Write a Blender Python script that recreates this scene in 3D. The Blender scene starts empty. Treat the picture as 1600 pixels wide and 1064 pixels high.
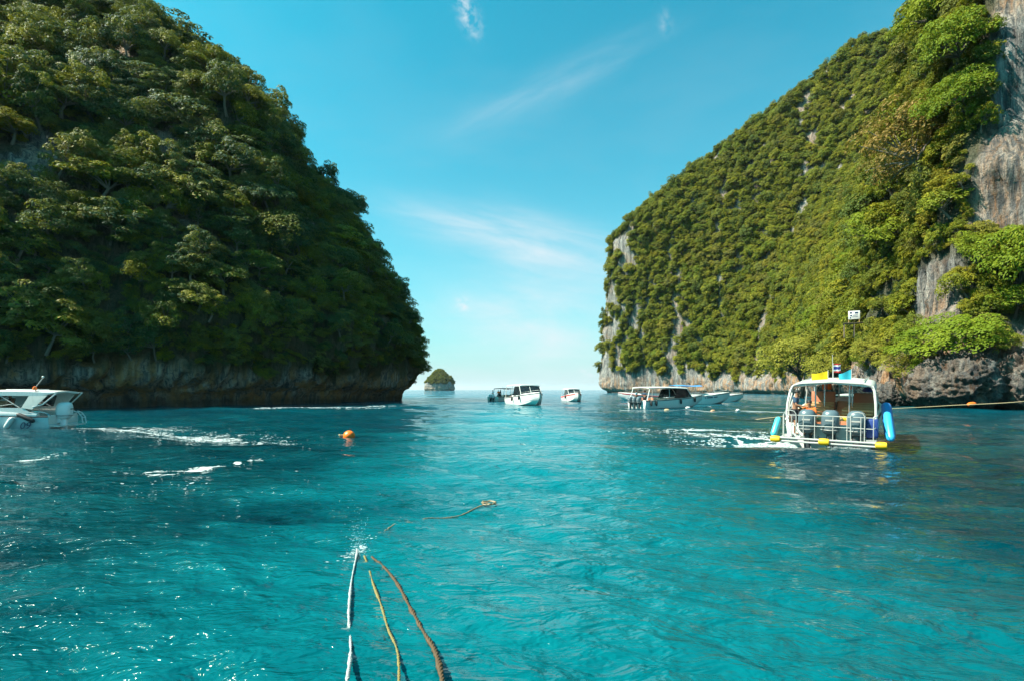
import bpy, bmesh, math, random
import numpy as np
from mathutils import Vector, Matrix, Euler
from mathutils.bvhtree import BVHTree

R = math.radians
random.seed(7)
rng = np.random.default_rng(11)
scene = bpy.context.scene
COL = scene.collection

# ------------------------------------------------------------------ camera, sky, sun, exposure
CAM_H = 2.2
cam_d = bpy.data.cameras.new('camera')
cam_d.sensor_width = 36.0
cam_d.lens = 18.0
cam_d.shift_y = 0.0478
cam_d.clip_start = 0.05
cam_d.clip_end = 60000
cam = bpy.data.objects.new('camera', cam_d)
cam.location = (0, 0, CAM_H)
cam.rotation_euler = (R(90), 0, 0)
COL.objects.link(cam)
scene.camera = cam

SUN_EL = R(49)
SUN_AZ = math.atan2(-0.93, -0.17)          # clockwise from +Y
SUN_DIR = Vector((math.sin(SUN_AZ) * math.cos(SUN_EL), math.cos(SUN_AZ) * math.cos(SUN_EL), math.sin(SUN_EL)))

scene.view_settings.view_transform = 'Standard'
scene.view_settings.look = 'None'
scene.view_settings.exposure = 1.42
scene.view_settings.gamma = 1.0
scene.view_settings.use_curve_mapping = False
scene.render.engine = 'CYCLES'
cy = scene.cycles
cy.max_bounces = 6
cy.diffuse_bounces = 3
cy.glossy_bounces = 3
cy.transmission_bounces = 4
cy.transparent_max_bounces = 6
cy.caustics_reflective = False
cy.caustics_refractive = False
cy.sample_clamp_indirect = 4.0
cy.sample_clamp_direct = 12.0
cy.use_denoising = True

world = bpy.data.worlds.new('World')
scene.world = world
world.use_nodes = True


class NT:
    """a small helper to wire node trees"""

    def __init__(self, tree):
        self.t = tree

    def n(self, kind, **kw):
        nd = self.t.nodes.new(kind)
        ins = kw.pop('ins', {})
        for k, v in kw.items():
            setattr(nd, k, v)
        for k, v in ins.items():
            if isinstance(v, bpy.types.NodeSocket):
                self.t.links.new(v, nd.inputs[k])
            else:
                nd.inputs[k].default_value = v
        return nd

    def math(self, op, a, b=None, c=None, clamp=False):
        nd = self.t.nodes.new('ShaderNodeMath')
        nd.operation = op
        nd.use_clamp = clamp
        for i, v in enumerate((a, b, c)):
            if v is None:
                continue
            if isinstance(v, bpy.types.NodeSocket):
                self.t.links.new(v, nd.inputs[i])
            else:
                nd.inputs[i].default_value = v
        return nd.outputs[0]

    def mix(self, f, a, b, blend='MIX'):
        nd = self.t.nodes.new('ShaderNodeMix')
        nd.data_type = 'RGBA'
        nd.blend_type = blend
        for i, v in ((0, f), (6, a), (7, b)):
            if isinstance(v, bpy.types.NodeSocket):
                self.t.links.new(v, nd.inputs[i])
            elif i == 0:
                nd.inputs[i].default_value = v
            else:
                nd.inputs[i].default_value = (*v, 1) if len(v) == 3 else v
        return nd.outputs[2]

    def ramp(self, f, stops, interp='LINEAR'):
        nd = self.t.nodes.new('ShaderNodeValToRGB')
        cr = nd.color_ramp
        cr.interpolation = interp
        while len(cr.elements) < len(stops):
            cr.elements.new(0.5)
        for e, (p, c) in zip(cr.elements, stops):
            e.position = p
            if isinstance(c, (int, float)):
                c = (c, c, c)
            e.color = (*c, 1)
        if isinstance(f, bpy.types.NodeSocket):
            self.t.links.new(f, nd.inputs[0])
        return nd.outputs[0]

    def mapping(self, vec, scale=(1, 1, 1), rot=(0, 0, 0), loc=(0, 0, 0)):
        nd = self.n('ShaderNodeMapping', ins={'Vector': vec})
        nd.inputs['Scale'].default_value = scale
        nd.inputs['Rotation'].default_value = rot
        nd.inputs['Location'].default_value = loc
        return nd.outputs[0]

    def noise(self, vec, scale, detail=4, rough=0.55, dist=0.0, out=0):
        nd = self.n('ShaderNodeTexNoise', ins={'Vector': vec, 'Scale': scale, 'Detail': detail, 'Roughness': rough, 'Distortion': dist})
        return nd.outputs[out]


def build_world():
    w = NT(world.node_tree)
    world.node_tree.nodes.clear()
    sky = w.n('ShaderNodeTexSky', sky_type='NISHITA')
    sky.sun_disc = False
    sky.sun_elevation = SUN_EL
    sky.sun_rotation = SUN_AZ
    sky.air_density = 1.0
    sky.dust_density = 1.6
    sky.ozone_density = 1.0
    tint = w.n('ShaderNodeVectorMath', operation='MULTIPLY', ins={0: sky.outputs[0], 1: (0.12, 1.10, 0.98)})
    hs = w.n('ShaderNodeHueSaturation', ins={'Hue': 0.5, 'Saturation': 1.1, 'Value': 1.0, 'Fac': 1.0, 'Color': tint.outputs[0]})
    tc = w.n('ShaderNodeTexCoord')
    d = tc.outputs['Generated']
    sep = w.n('ShaderNodeSeparateXYZ', ins={'Vector': d})
    x, y, z = sep.outputs
    # cloud sheet coordinates: where the view ray meets a level high above
    zz = w.math('ADD', w.math('MAXIMUM', z, 0.0), 0.12)
    cx = w.math('DIVIDE', x, zz)
    cyy = w.math('DIVIDE', y, zz)
    pl = w.n('ShaderNodeCombineXYZ', ins={'X': cx, 'Y': cyy, 'Z': 0.0}).outputs[0]
    # azimuth-like and elevation-like slopes for bands of cirrus
    ax = w.math('DIVIDE', x, w.math('MAXIMUM', y, 0.05))
    ez = w.math('DIVIDE', z, w.math('MAXIMUM', y, 0.05))
    av = w.n('ShaderNodeCombineXYZ', ins={'X': ax, 'Y': ez, 'Z': 0.0}).outputs[0]

    def streak(px0, py0, px1, py1, width, nscale, stretch, cut=0.26):
        """a soft cirrus band between two directions"""
        a0, e0, a1, e1 = px0, py0, px1, py1
        ang = math.atan2(e1 - e0, a1 - a0)
        ln = math.hypot(a1 - a0, e1 - e0)
        m = w.n('ShaderNodeMapping', vector_type='TEXTURE', ins={'Vector': av})
        m.inputs['Location'].default_value = ((a0 + a1) / 2, (e0 + e1) / 2, 0)
        m.inputs['Rotation'].default_value = (0, 0, ang)
        s2 = w.n('ShaderNodeSeparateXYZ', ins={'Vector': m.outputs[0]})
        warp = w.noise(w.mapping(m.outputs[0], (3, 3, 1)), 1.0, 2, 0.5)
        yy = w.math('ADD', s2.outputs[1], w.math('MULTIPLY', w.math('SUBTRACT', warp, 0.5), width * 1.4))
        gx = w.math('POWER', 2.718, w.math('MULTIPLY', w.math('POWER', w.math('ABSOLUTE', w.math('DIVIDE', s2.outputs[0], ln * 0.5)), 2.6), -1.2))
        gy = w.math('POWER', 2.718, w.math('MULTIPLY', w.math('POWER', w.math('ABSOLUTE', w.math('DIVIDE', yy, width)), 2.0), -1.0))
        nz = w.noise(w.mapping(m.outputs[0], (nscale, nscale * stretch, 1)), 1.0, 6, 0.6, 0.4)
        nz = w.math('MULTIPLY', w.math('SUBTRACT', nz, cut), 1.9 + (cut - 0.26) * 9, clamp=True)
        return w.math('MULTIPLY', w.math('MULTIPLY', gx, gy), nz)

    c1 = streak(-0.22, 0.345, 0.26, 0.235, 0.045, 4.0, 6.0)
    c2 = streak(-0.12, 0.50, 0.28, 0.69, 0.030, 5.0, 5.0)
    c3 = streak(-0.105, 0.775, -0.068, 0.69, 0.016, 34.0, 1.3, 0.42)
    c4 = streak(-0.14, 0.15, 0.24, 0.11, 0.085, 5.0, 2.6)
    c5 = streak(-0.11, 0.172, -0.08, 0.163, 0.014, 40.0, 1.5, 0.42)
    c6 = streak(0.13, 0.035, 0.17, 0.032, 0.010, 60.0, 1.5, 0.42)
    c7 = streak(0.295, 0.74, 0.305, 0.69, 0.012, 30.0, 1.5, 0.40)
    tot = w.math('MULTIPLY', c1, 1.0)
    for c, k in ((c2, 0.30), (c3, 1.0), (c4, 0.95), (c5, 0.8), (c6, 0.8), (c7, 0.35)):
        tot = w.math('ADD', tot, w.math('MULTIPLY', c, k))
    # thin milkiness spread over the whole sky
    veil = w.noise(w.mapping(pl, (0.5, 0.9, 1), (0, 0, 0.5)), 1.0, 5, 0.6, 0.5)
    veil = w.math('MULTIPLY', w.math('SUBTRACT', veil, 0.45), 0.5, clamp=True)
    tot = w.math('ADD', tot, veil, clamp=True)
    # humid white air low over the sea, all round the horizon
    low = w.math('POWER', 2.718, w.math('MULTIPLY', w.math('MAXIMUM', z, 0.0), -5.0))
    colr = w.mix(w.math('MULTIPLY', low, 0.85), hs.outputs[0], (3.45, 4.0, 4.3))
    colr = w.mix(tot, colr, (3.9, 4.25, 4.5))
    bg = w.n('ShaderNodeBackground', ins={'Color': colr, 'Strength': 0.08})
    out = w.n('ShaderNodeOutputWorld')
    w.t.links.new(bg.outputs[0], out.inputs[0])


build_world()
sun_d = bpy.data.lights.new('sun', 'SUN')
sun_d.energy = 4.9
sun_d.angle = R(0.53)
sun_d.color = (1.0, 0.94, 0.80)
sun = bpy.data.objects.new('sun', sun_d)
sun.rotation_euler = (-SUN_DIR).to_track_quat('-Z', 'Y').to_euler()
sun.location = (-200, 60, 300)
COL.objects.link(sun)


# ------------------------------------------------------------------ numpy noise
def _hash(ix, iy, iz, seed):
    h = (ix.astype(np.int64) * 374761393 + iy.astype(np.int64) * 668265263 + iz.astype(np.int64) * 2147483647 + seed * 974634541) & 0xFFFFFFFF
    h = ((h ^ (h >> 13)) * 1274126177) & 0xFFFFFFFF
    h = ((h ^ (h >> 16)) * 2246822519) & 0xFFFFFFFF
    h = h ^ (h >> 15)
    return (h & 0xFFFFFF) / float(0xFFFFFF) * 2.0 - 1.0


def vnoise(p, seed=0):
    p = np.asarray(p, float)
    f = np.floor(p)
    t = p - f
    t = t * t * t * (t * (t * 6 - 15) + 10)
    i = f.astype(np.int64)
    r = 0.0
    for dx in (0, 1):
        wx = t[:, 0] if dx else 1 - t[:, 0]
        for dy in (0, 1):
            wy = t[:, 1] if dy else 1 - t[:, 1]
            for dz in (0, 1):
                wz = t[:, 2] if dz else 1 - t[:, 2]
                r = r + wx * wy * wz * _hash(i[:, 0] + dx, i[:, 1] + dy, i[:, 2] + dz, seed)
    return r


def fbm(p, octaves=4, seed=0, gain=0.5):
    p = np.asarray(p, float)
    a, r, tot = 1.0, 0.0, 0.0
    for k in range(octaves):
        r = r + a * vnoise(p * (2.03 ** k) + 17.3 * k, seed + k)
        tot += a
        a *= gain
    return r / tot


# ------------------------------------------------------------------ object helpers
def props(o, label=None, cat=None, group=None, kind=None):
    if label:
        o['label'] = label
    if cat:
        o['category'] = cat
    if group:
        o['group'] = group
    if kind:
        o['kind'] = kind
    return o


def link(name, data, parent=None, loc=None):
    o = bpy.data.objects.new(name, data)
    COL.objects.link(o)
    if parent:
        o.parent = parent
    if loc is not None:
        o.location = loc
    return o


def thing(name, label, cat, loc=(0, 0, 0), rz=0.0, group=None):
    o = link(name, None)
    o.empty_display_size = 0.3
    o.location = loc
    o.rotation_euler = (0, 0, rz)
    return props(o, label, cat, group)


def np_mesh(name, verts, faces, mats=(), smooth=True, attrs=None, mat_idx=None):
    me = bpy.data.meshes.new(name)
    verts = np.asarray(verts, np.float32)
    faces = np.asarray(faces, np.int32)
    k = faces.shape[1]
    me.vertices.add(len(verts))
    me.vertices.foreach_set('co', verts.ravel())
    me.loops.add(faces.size)
    me.loops.foreach_set('vertex_index', faces.ravel())
    me.polygons.add(len(faces))
    me.polygons.foreach_set('loop_start', np.arange(0, faces.size, k, dtype=np.int32))
    me.polygons.foreach_set('loop_total', np.full(len(faces), k, np.int32))
    if mat_idx is not None:
        me.polygons.foreach_set('material_index', np.asarray(mat_idx, np.int32))
    me.polygons.foreach_set('use_smooth', np.full(len(faces), smooth, bool))
    for nm, vals in (attrs or {}).items():
        at = me.attributes.new(nm, 'FLOAT', 'POINT')
        at.data.foreach_set('value', np.asarray(vals, np.float32))
    for m in mats:
        me.materials.append(m)
    me.update(calc_edges=True)
    me.validate()
    return me


def dup(root, loc, rz, label=None, group=None):
    """copy a thing with its parts and sub-parts"""
    def rec(o, parent):
        c = o.copy()
        COL.objects.link(c)
        c.parent = parent
        for ch in o.children:
            rec(ch, c)
        return c
    r = rec(root, None)
    r.location = loc
    r.rotation_euler = (0, 0, rz)
    if label:
        r['label'] = label
    if group:
        r['group'] = group
    return r


class MB:
    """collects shapes and links them as one mesh object"""

    def __init__(self):
        self.v, self.f, self.m = [], [], []

    def _add(self, vs, fs, mi=0):
        b = len(self.v)
        self.v += [tuple(v) for v in vs]
        for f in fs:
            self.f.append(tuple(i + b for i in f))
            self.m.append(mi)
        return self

    def box(self, c, s, rot=None, mi=0, bev=0.0):
        bm = bmesh.new()
        bmesh.ops.create_cube(bm, size=1.0)
        for v in bm.verts:
            v.co = Vector((v.co.x * s[0], v.co.y * s[1], v.co.z * s[2]))
        if bev > 0:
            bmesh.ops.bevel(bm, geom=bm.edges[:], offset=bev, segments=2, profile=0.5, affect='EDGES')
        M = Matrix.Translation(Vector(c)) @ (Euler(rot).to_matrix().to_4x4() if rot else Matrix.Identity(4))
        bm.verts.index_update()
        vs = [M @ v.co for v in bm.verts]
        fs = [[v.index for v in f.verts] for f in bm.faces]
        bm.free()
        return self._add(vs, fs, mi)

    def tube(self, pts, r, n=8, mi=0, closed=False, caps=True):
        pts = [Vector(p) for p in pts]
        k = len(pts)
        rs = r if isinstance(r, (list, tuple)) else [r] * k
        vs, fs = [], []
        prev = None
        for i, p in enumerate(pts):
            if closed:
                t = pts[(i + 1) % k] - pts[(i - 1) % k]
            else:
                t = pts[min(i + 1, k - 1)] - pts[max(i - 1, 0)]
            t.normalize()
            if prev is None:
                a = t.orthogonal().normalized()
            else:
                a = (prev - t * prev.dot(t))
                a = a.normalized() if a.length > 1e-6 else t.orthogonal().normalized()
            prev = a
            b = t.cross(a)
            for j in range(n):
                w = 2 * math.pi * j / n
                vs.append(p + (a * math.cos(w) + b * math.sin(w)) * rs[i])
        for i in range(k if closed else k - 1):
            i2 = (i + 1) % k
            for j in range(n):
                j2 = (j + 1) % n
                fs.append((i * n + j, i * n + j2, i2 * n + j2, i2 * n + j))
        if caps and not closed:
            fs.append(tuple(reversed(range(n))))
            fs.append(tuple((k - 1) * n + j for j in range(n)))
        return self._add(vs, fs, mi)

    def loft(self, rings, mi=0, closed=True, caps=True):
        n = len(rings[0])
        vs = [p for r_ in rings for p in r_]
        fs = []
        for i in range(len(rings) - 1):
            for j in range(n if closed else n - 1):
                j2 = (j + 1) % n
                fs.append((i * n + j, i * n + j2, (i + 1) * n + j2, (i + 1) * n + j))
        if caps and closed:
            fs.append(tuple(reversed(range(n))))
            fs.append(tuple((len(rings) - 1) * n + j for j in range(n)))
        return self._add(vs, fs, mi)

    def lathe(self, prof, axis='Z', c=(0, 0, 0), n=16, mi=0):
        rings = []
        for r_, h in prof:
            ring = []
            for j in range(n):
                w = 2 * math.pi * j / n
                p = (r_ * math.cos(w), r_ * math.sin(w), h)
                if axis == 'X':
                    p = (p[2], p[0], p[1])
                elif axis == 'Y':
                    p = (p[1], p[2], p[0])
                ring.append((p[0] + c[0], p[1] + c[1], p[2] + c[2]))
            rings.append(ring)
        return self.loft(rings, mi)

    def ball(self, c, r, sub=2, mi=0):
        bm = bmesh.new()
        bmesh.ops.create_icosphere(bm, subdivisions=sub, radius=1.0)
        rr = r if isinstance(r, (tuple, list)) else (r, r, r)
        bm.verts.index_update()
        vs = [(v.co.x * rr[0] + c[0], v.co.y * rr[1] + c[1], v.co.z * rr[2] + c[2]) for v in bm.verts]
        fs = [[v.index for v in f.verts] for f in bm.faces]
        bm.free()
        return self._add(vs, fs, mi)

    def poly(self, pts, mi=0):
        return self._add(pts, [tuple(range(len(pts)))], mi)

    def slab(self, pts, nrm, th, mi=0):
        """a flat polygon given a thickness along nrm"""
        nrm = Vector(nrm).normalized() * th
        a = [Vector(p) for p in pts]
        b = [p + nrm for p in a]
        n = len(a)
        fs = [tuple(reversed(range(n))), tuple(range(n, 2 * n))]
        for i in range(n):
            j = (i + 1) % n
            fs.append((i, j, n + j, n + i))
        return self._add(a + b, fs, mi)

    def mesh(self, name, mats, smooth=True, angle=40):
        me = bpy.data.meshes.new(name)
        me.from_pydata(self.v, [], self.f)
        for m in (mats if isinstance(mats, (list, tuple)) else [mats]):
            me.materials.append(m)
        me.polygons.foreach_set('material_index', self.m)
        bm = bmesh.new()
        bm.from_mesh(me)
        bmesh.ops.recalc_face_normals(bm, faces=bm.faces[:])
        bm.to_mesh(me)
        bm.free()
        if smooth:
            me.polygons.foreach_set('use_smooth', [True] * len(me.polygons))
            me.set_sharp_from_angle(angle=R(angle))
        me.update()
        return me

    def build(self, name, mats, parent=None, smooth=True, angle=40, loc=None):
        return link(name, self.mesh(name, mats, smooth, angle), parent, loc)


# ------------------------------------------------------------------ materials
def new_mat(name):
    m = bpy.data.materials.new(name)
    m.use_nodes = True
    m.node_tree.nodes.clear()
    return m, NT(m.node_tree)


def finish(m, w, shader, disp=None):
    out = w.n('ShaderNodeOutputMaterial')
    w.t.links.new(shader, out.inputs['Surface'])
    return m


def paint(name, col, rough=0.4, metal=0.0, var=0.12, dirt=0.0, dirt_col=(0.12, 0.1, 0.07), scale=6.0, coat=0.0):
    m, w = new_mat(name)
    tc = w.n('ShaderNodeTexCoord').outputs['Object']
    nz = w.noise(tc, scale, 5, 0.6)
    c = w.mix(w.math('MULTIPLY', w.math('SUBTRACT', nz, 0.3), var * 2, clamp=True), col, tuple(k * 0.6 for k in col))
    if dirt > 0:
        d2 = w.noise(w.mapping(tc, (1.2, 1.2, 0.3)), scale * 1.7, 6, 0.7)
        c = w.mix(w.math('MULTIPLY', w.math('SUBTRACT', d2, 0.5), dirt * 4, clamp=True), c, dirt_col)
    rn = w.math('ADD', rough - 0.06, w.math('MULTIPLY', nz, 0.14))
    bs = w.n('ShaderNodeBsdfPrincipled', ins={'Base Color': c, 'Roughness': rn, 'Metallic': metal, 'Coat Weight': coat})
    return finish(m, w, bs.outputs[0])


def build_glass(name, tint=(0.02, 0.035, 0.04), alpha=0.75):
    m, w = new_mat(name)
    bs = w.n('ShaderNodeBsdfPrincipled', ins={'Base Color': (*tint, 1), 'Roughness': 0.06})
    tr = w.n('ShaderNodeBsdfTransparent', ins={'Color': (0.6, 0.72, 0.74, 1)})
    mx = w.n('ShaderNodeMixShader', ins={0: alpha, 1: tr.outputs[0], 2: bs.outputs[0]})
    return finish(m, w, mx.outputs[0])


M = {}
M['gelcoat'] = paint('white gelcoat', (0.68, 0.68, 0.65), 0.3, var=0.10, dirt=0.22, coat=0.2)
M['gelcoat_old'] = paint('aged gelcoat', (0.62, 0.62, 0.57), 0.4, var=0.15, dirt=0.25)
M['gelcoat_waterlit'] = paint('gelcoat tinted by water light', (0.50, 0.66, 0.69), 0.25, var=0.06, dirt=0.05, coat=0.3)  # white hull, with turquoise light reflected off the water put into its colour
M['black'] = paint('black rubber', (0.02, 0.02, 0.022), 0.6, var=0.2)
M['darkgrey'] = paint('dark grey plastic', (0.05, 0.055, 0.06), 0.5)
M['cowl'] = paint('grey blue engine cowl', (0.085, 0.125, 0.145), 0.28, var=0.1, coat=0.4)
M['cowl_white'] = paint('white engine cowl', (0.74, 0.76, 0.76), 0.3, var=0.08, coat=0.3)
M['steel'] = paint('stainless tube', (0.62, 0.63, 0.62), 0.22, metal=0.9, var=0.1)
M['tube_white'] = paint('painted tube', (0.38, 0.38, 0.36), 0.35, var=0.1, dirt=0.2, dirt_col=(0.3, 0.17, 0.08))
M['vinyl'] = paint('brown red vinyl', (0.42, 0.14, 0.065), 0.55, var=0.25, dirt=0.15)
M['vinyl_tan'] = paint('tan vinyl', (0.50, 0.27, 0.15), 0.55, var=0.2)
M['vinyl_cream'] = paint('cream vinyl', (0.55, 0.45, 0.32), 0.55, var=0.2)
M['wood'] = paint('varnished wood', (0.46, 0.26, 0.11), 0.5, var=0.4, scale=14)
M['orange'] = paint('orange plastic', (0.85, 0.16, 0.015), 0.4, var=0.12)
M['buoy'] = paint('faded orange buoy', (0.90, 0.17, 0.01), 0.38, var=0.15, dirt=0.1, dirt_col=(0.25, 0.05, 0.01))
M['yellow'] = paint('yellow foam', (0.70, 0.42, 0.01), 0.5, var=0.2, dirt=0.2)
M['blue_fender'] = paint('blue vinyl fender', (0.03, 0.33, 0.62), 0.35, var=0.12, dirt=0.06)
M['teal_fender'] = paint('turquoise vinyl fender', (0.06, 0.42, 0.50), 0.35, var=0.12, dirt=0.06)
M['navy'] = paint('navy plastic', (0.02, 0.045, 0.20), 0.4, var=0.2)
M['blue_cloth'] = paint('blue canvas', (0.03, 0.22, 0.50), 0.8, var=0.2)
M['teal_cloth'] = paint('teal flag cloth', (0.02, 0.36, 0.46), 0.8, var=0.15)
M['yellow_cloth'] = paint('yellow flag cloth', (0.75, 0.50, 0.0), 0.8, var=0.1)
M['red_cloth'] = paint('red cloth', (0.55, 0.03, 0.03), 0.8, var=0.1)
M['white_cloth'] = paint('white cloth', (0.75, 0.75, 0.74), 0.8, var=0.1)
M['flag_blue'] = paint('dark blue cloth', (0.03, 0.04, 0.25), 0.8, var=0.1)
M['stripe_blue'] = paint('blue hull stripe', (0.03, 0.16, 0.42), 0.35)
M['ink'] = paint('dark blue lettering', (0.01, 0.03, 0.09), 0.4, var=0.05)
M['skin'] = paint('brown skin', (0.26, 0.12, 0.065), 0.5, var=0.1)
M['hair'] = paint('black hair', (0.012, 0.010, 0.009), 0.6)
M['navy_shirt'] = paint('navy shirt', (0.025, 0.06, 0.11), 0.85, var=0.2)
M['teal_shirt'] = paint('light blue print', (0.12, 0.42, 0.55), 0.85, var=0.2)
M['dark_shirt'] = paint('dark shirt', (0.03, 0.03, 0.033), 0.85)
M['shorts'] = paint('dark shorts', (0.03, 0.032, 0.04), 0.85)
M['life_orange'] = paint('orange life vest', (0.8, 0.15, 0.02), 0.75, var=0.1)
M['glass'] = build_glass('tinted glass', (0.015, 0.022, 0.026), 0.82)
M['clear_glass'] = build_glass('clear glass', (0.03, 0.05, 0.055), 0.3)
M['sign'] = paint('white sign board', (0.58, 0.58, 0.56), 0.5, var=0.15)
M['rope_white'] = paint('white wet rope', (0.38, 0.41, 0.40), 0.6, var=0.5, dirt=0.35, dirt_col=(0.2, 0.26, 0.24), scale=22)
M['rope_yellow'] = paint('weedy yellow rope', (0.22, 0.17, 0.05), 0.7, var=0.7, dirt=0.5, dirt_col=(0.05, 0.09, 0.06), scale=16)
M['rope_brown'] = paint('weedy brown rope', (0.085, 0.045, 0.016), 0.7, var=0.7, dirt=0.5, dirt_col=(0.03, 0.045, 0.03), scale=16)
M['rope_wet'] = paint('wet tan rope', (0.24, 0.17, 0.09), 0.5, var=0.5, scale=20)
M['rope_tan'] = paint('tan rope', (0.45, 0.33, 0.18), 0.7, var=0.3, scale=20)
M['weed'] = paint('dark weed', (0.02, 0.05, 0.045), 0.5, var=0.4, scale=20)


def rock_mat(name, light=(0.33, 0.31, 0.285), dark=(0.075, 0.075, 0.075), ochre=(0.42, 0.22, 0.09), ochre_amt=0.5, fine=1.0):
    m, w = new_mat(name)
    geo = w.n('ShaderNodeNewGeometry')
    pos = geo.outputs['Position']
    big = w.noise(pos, 0.07, 5, 0.6)
    drip = w.noise(w.mapping(pos, (0.75, 0.75, 0.07)), 1.0, 6, 0.65, 0.6)
    drip2 = w.noise(w.mapping(pos, (2.6, 2.6, 0.22)), 1.0, 5, 0.65, 0.4)
    grain = w.noise(pos, 2.2 * fine, 8, 0.7)
    c = w.mix(w.ramp(drip, [(0.36, 0.0), (0.56, 1.0)]), dark, light)
    c = w.mix(w.math('MULTIPLY', w.ramp(drip2, [(0.42, 1.0), (0.52, 0.0)]), 0.8), c, (0.075, 0.08, 0.085))
    oc = w.math('MULTIPLY', w.ramp(big, [(0.52 - 0.12 * ochre_amt, 0.0), (0.66 - 0.05 * ochre_amt, 1.0)]), w.ramp(drip2, [(0.40, 0.1), (0.6, 1.0)]))
    c = w.mix(w.math('MULTIPLY', oc, ochre_amt), c, ochre)
    seep = w.noise(w.mapping(pos, (0.5, 0.5, 0.035)), 1.0, 4, 0.6, 0.5)
    sepz = w.n('ShaderNodeSeparateXYZ', ins={'Vector': pos})
    foot = w.ramp(w.math('DIVIDE', sepz.outputs[2], 20.0), [(0.3, 1.0), (0.6, 0.0)])
    c = w.mix(w.math('MULTIPLY', w.math('MULTIPLY', w.ramp(seep, [(0.46, 0.0), (0.60, 1.0)]), foot), min(1.0, ochre_amt * 1.2)), c, ochre)
    c = w.mix(w.math('MULTIPLY', w.ramp(grain, [(0.35, 1.0), (0.5, 0.0)]), 0.6), c, (0.06, 0.06, 0.06))
    vg = w.n('ShaderNodeAttribute', attribute_name='veg').outputs['Fac']
    soil = w.mix(grain, (0.03, 0.035, 0.015), (0.075, 0.075, 0.035))
    c = w.mix(w.math('MULTIPLY', vg, 0.85), c, soil)
    # wet, weed-dark band at the waterline
    sep = w.n('ShaderNodeSeparateXYZ', ins={'Vector': pos})
    wet = w.math('ADD', sep.outputs[2], w.math('MULTIPLY', big, 1.6))
    wm = w.ramp(w.math('DIVIDE', wet, 6.0), [(0.22, 1.0), (0.42, 0.0)])
    c = w.mix(w.math('MULTIPLY', wm, 0.8), c, (0.035, 0.033, 0.028))
    h = w.math('ADD', w.math('MULTIPLY', drip2, 0.8), w.math('MULTIPLY', grain, 0.7))
    bmp = w.n('ShaderNodeBump', ins={'Height': h, 'Strength': 1.0, 'Distance': 0.7})
    bs = w.n('ShaderNodeBsdfPrincipled', ins={'Base Color': c, 'Roughness': 0.9, 'Specular IOR Level': 0.2, 'Normal': bmp.outputs[0]})
    return finish(m, w, bs.outputs[0])


M['rock_left'] = rock_mat('dark limestone', light=(0.46, 0.42, 0.36), dark=(0.07, 0.068, 0.065), ochre=(0.46, 0.25, 0.10), ochre_amt=0.75)
M['rock_right'] = rock_mat('grey limestone', light=(0.32, 0.30, 0.27), dark=(0.045, 0.047, 0.05), ochre=(0.40, 0.19, 0.07), ochre_amt=0.5)
M['rock_boulder'] = rock_mat('weathered limestone boulder', light=(0.24, 0.225, 0.20), dark=(0.022, 0.022, 0.023), ochre=(0.20, 0.095, 0.04), ochre_amt=0.3, fine=1.8)
M['rock_island'] = rock_mat('island limestone', light=(0.36, 0.33, 0.29), ochre_amt=0.4, fine=0.3)


def leaf_mat(name, stops, trans=0.35, rough=0.55):
    m, w = new_mat(name)
    info = w.n('ShaderNodeObjectInfo')
    cl = w.n('ShaderNodeAttribute', attribute_name='tone').outputs['Fac']
    kin = w.noise(info.outputs['Location'], 0.055, 2, 0.6)       # neighbours tend to be of one kind
    kin = w.math('MULTIPLY', w.math('SUBTRACT', kin, 0.3), 2.4, clamp=True)
    pick = w.math('ADD', w.math('MULTIPLY', info.outputs['Random'], 0.5), w.math('MULTIPLY', kin, 0.5))
    pick = w.math('ADD', w.math('MULTIPLY', w.math('SUBTRACT', pick, 0.5), 1.55), 0.5, clamp=True)
    base = w.ramp(pick, stops)
    c = w.mix(w.math('MULTIPLY', cl, 0.55, clamp=True), base, tuple(0.6 * x for x in stops[0][1]))
    yl = w.math('MULTIPLY', w.math('SUBTRACT', 0.30, cl), 1.8, clamp=True)
    c = w.mix(yl, c, tuple(1.15 * x for x in stops[-1][1]))
    bs = w.n('ShaderNodeBsdfPrincipled', ins={'Base Color': c, 'Roughness': rough, 'Specular IOR Level': 0.12})
    tr = w.n('ShaderNodeBsdfTranslucent', ins={'Color': w.mix(0.5, c, (0.24, 0.24, 0.01))})
    mx = w.n('ShaderNodeMixShader', ins={0: trans, 1: bs.outputs[0], 2: tr.outputs[0]})
    return finish(m, w, mx.outputs[0])


M['leaf_left'] = leaf_mat('rainforest leaves', [(0.0, (0.045, 0.100, 0.050)), (0.35, (0.075, 0.125, 0.040)), (0.5, (0.205, 0.200, 0.018)), (0.78, (0.175, 0.190, 0.070)), (1.0, (0.30, 0.245, 0.012))], trans=0.3)
M['leaf_right'] = leaf_mat('sunlit cliff leaves', [(0.0, (0.085, 0.120, 0.022)), (0.25, (0.165, 0.175, 0.012)), (0.5, (0.225, 0.210, 0.012)), (0.7, (0.145, 0.190, 0.012)), (0.85, (0.18, 0.165, 0.04)), (1.0, (0.26, 0.215, 0.016))], trans=0.22)
M['leaf_bright'] = leaf_mat('bright broad leaves', [(0.0, (0.125, 0.200, 0.014)), (1.0, (0.20, 0.225, 0.014))], trans=0.32)
M['leaf_olive'] = leaf_mat('yellow olive fine leaves', [(0.0, (0.23, 0.225, 0.03)), (1.0, (0.27, 0.25, 0.03))], trans=0.25)
M['leaf_rust'] = leaf_mat('rusty budding leaves', [(0.0, (0.17, 0.15, 0.03)), (1.0, (0.25, 0.155, 0.045))], trans=0.25)
M['deck_wood'] = paint('weathered deck wood', (0.13, 0.10, 0.065), 0.8, var=0.4, scale=8)
M['bark'] = paint('pale bark', (0.19, 0.16, 0.12), 0.85, var=0.5, scale=3, dirt=0.2)
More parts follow.
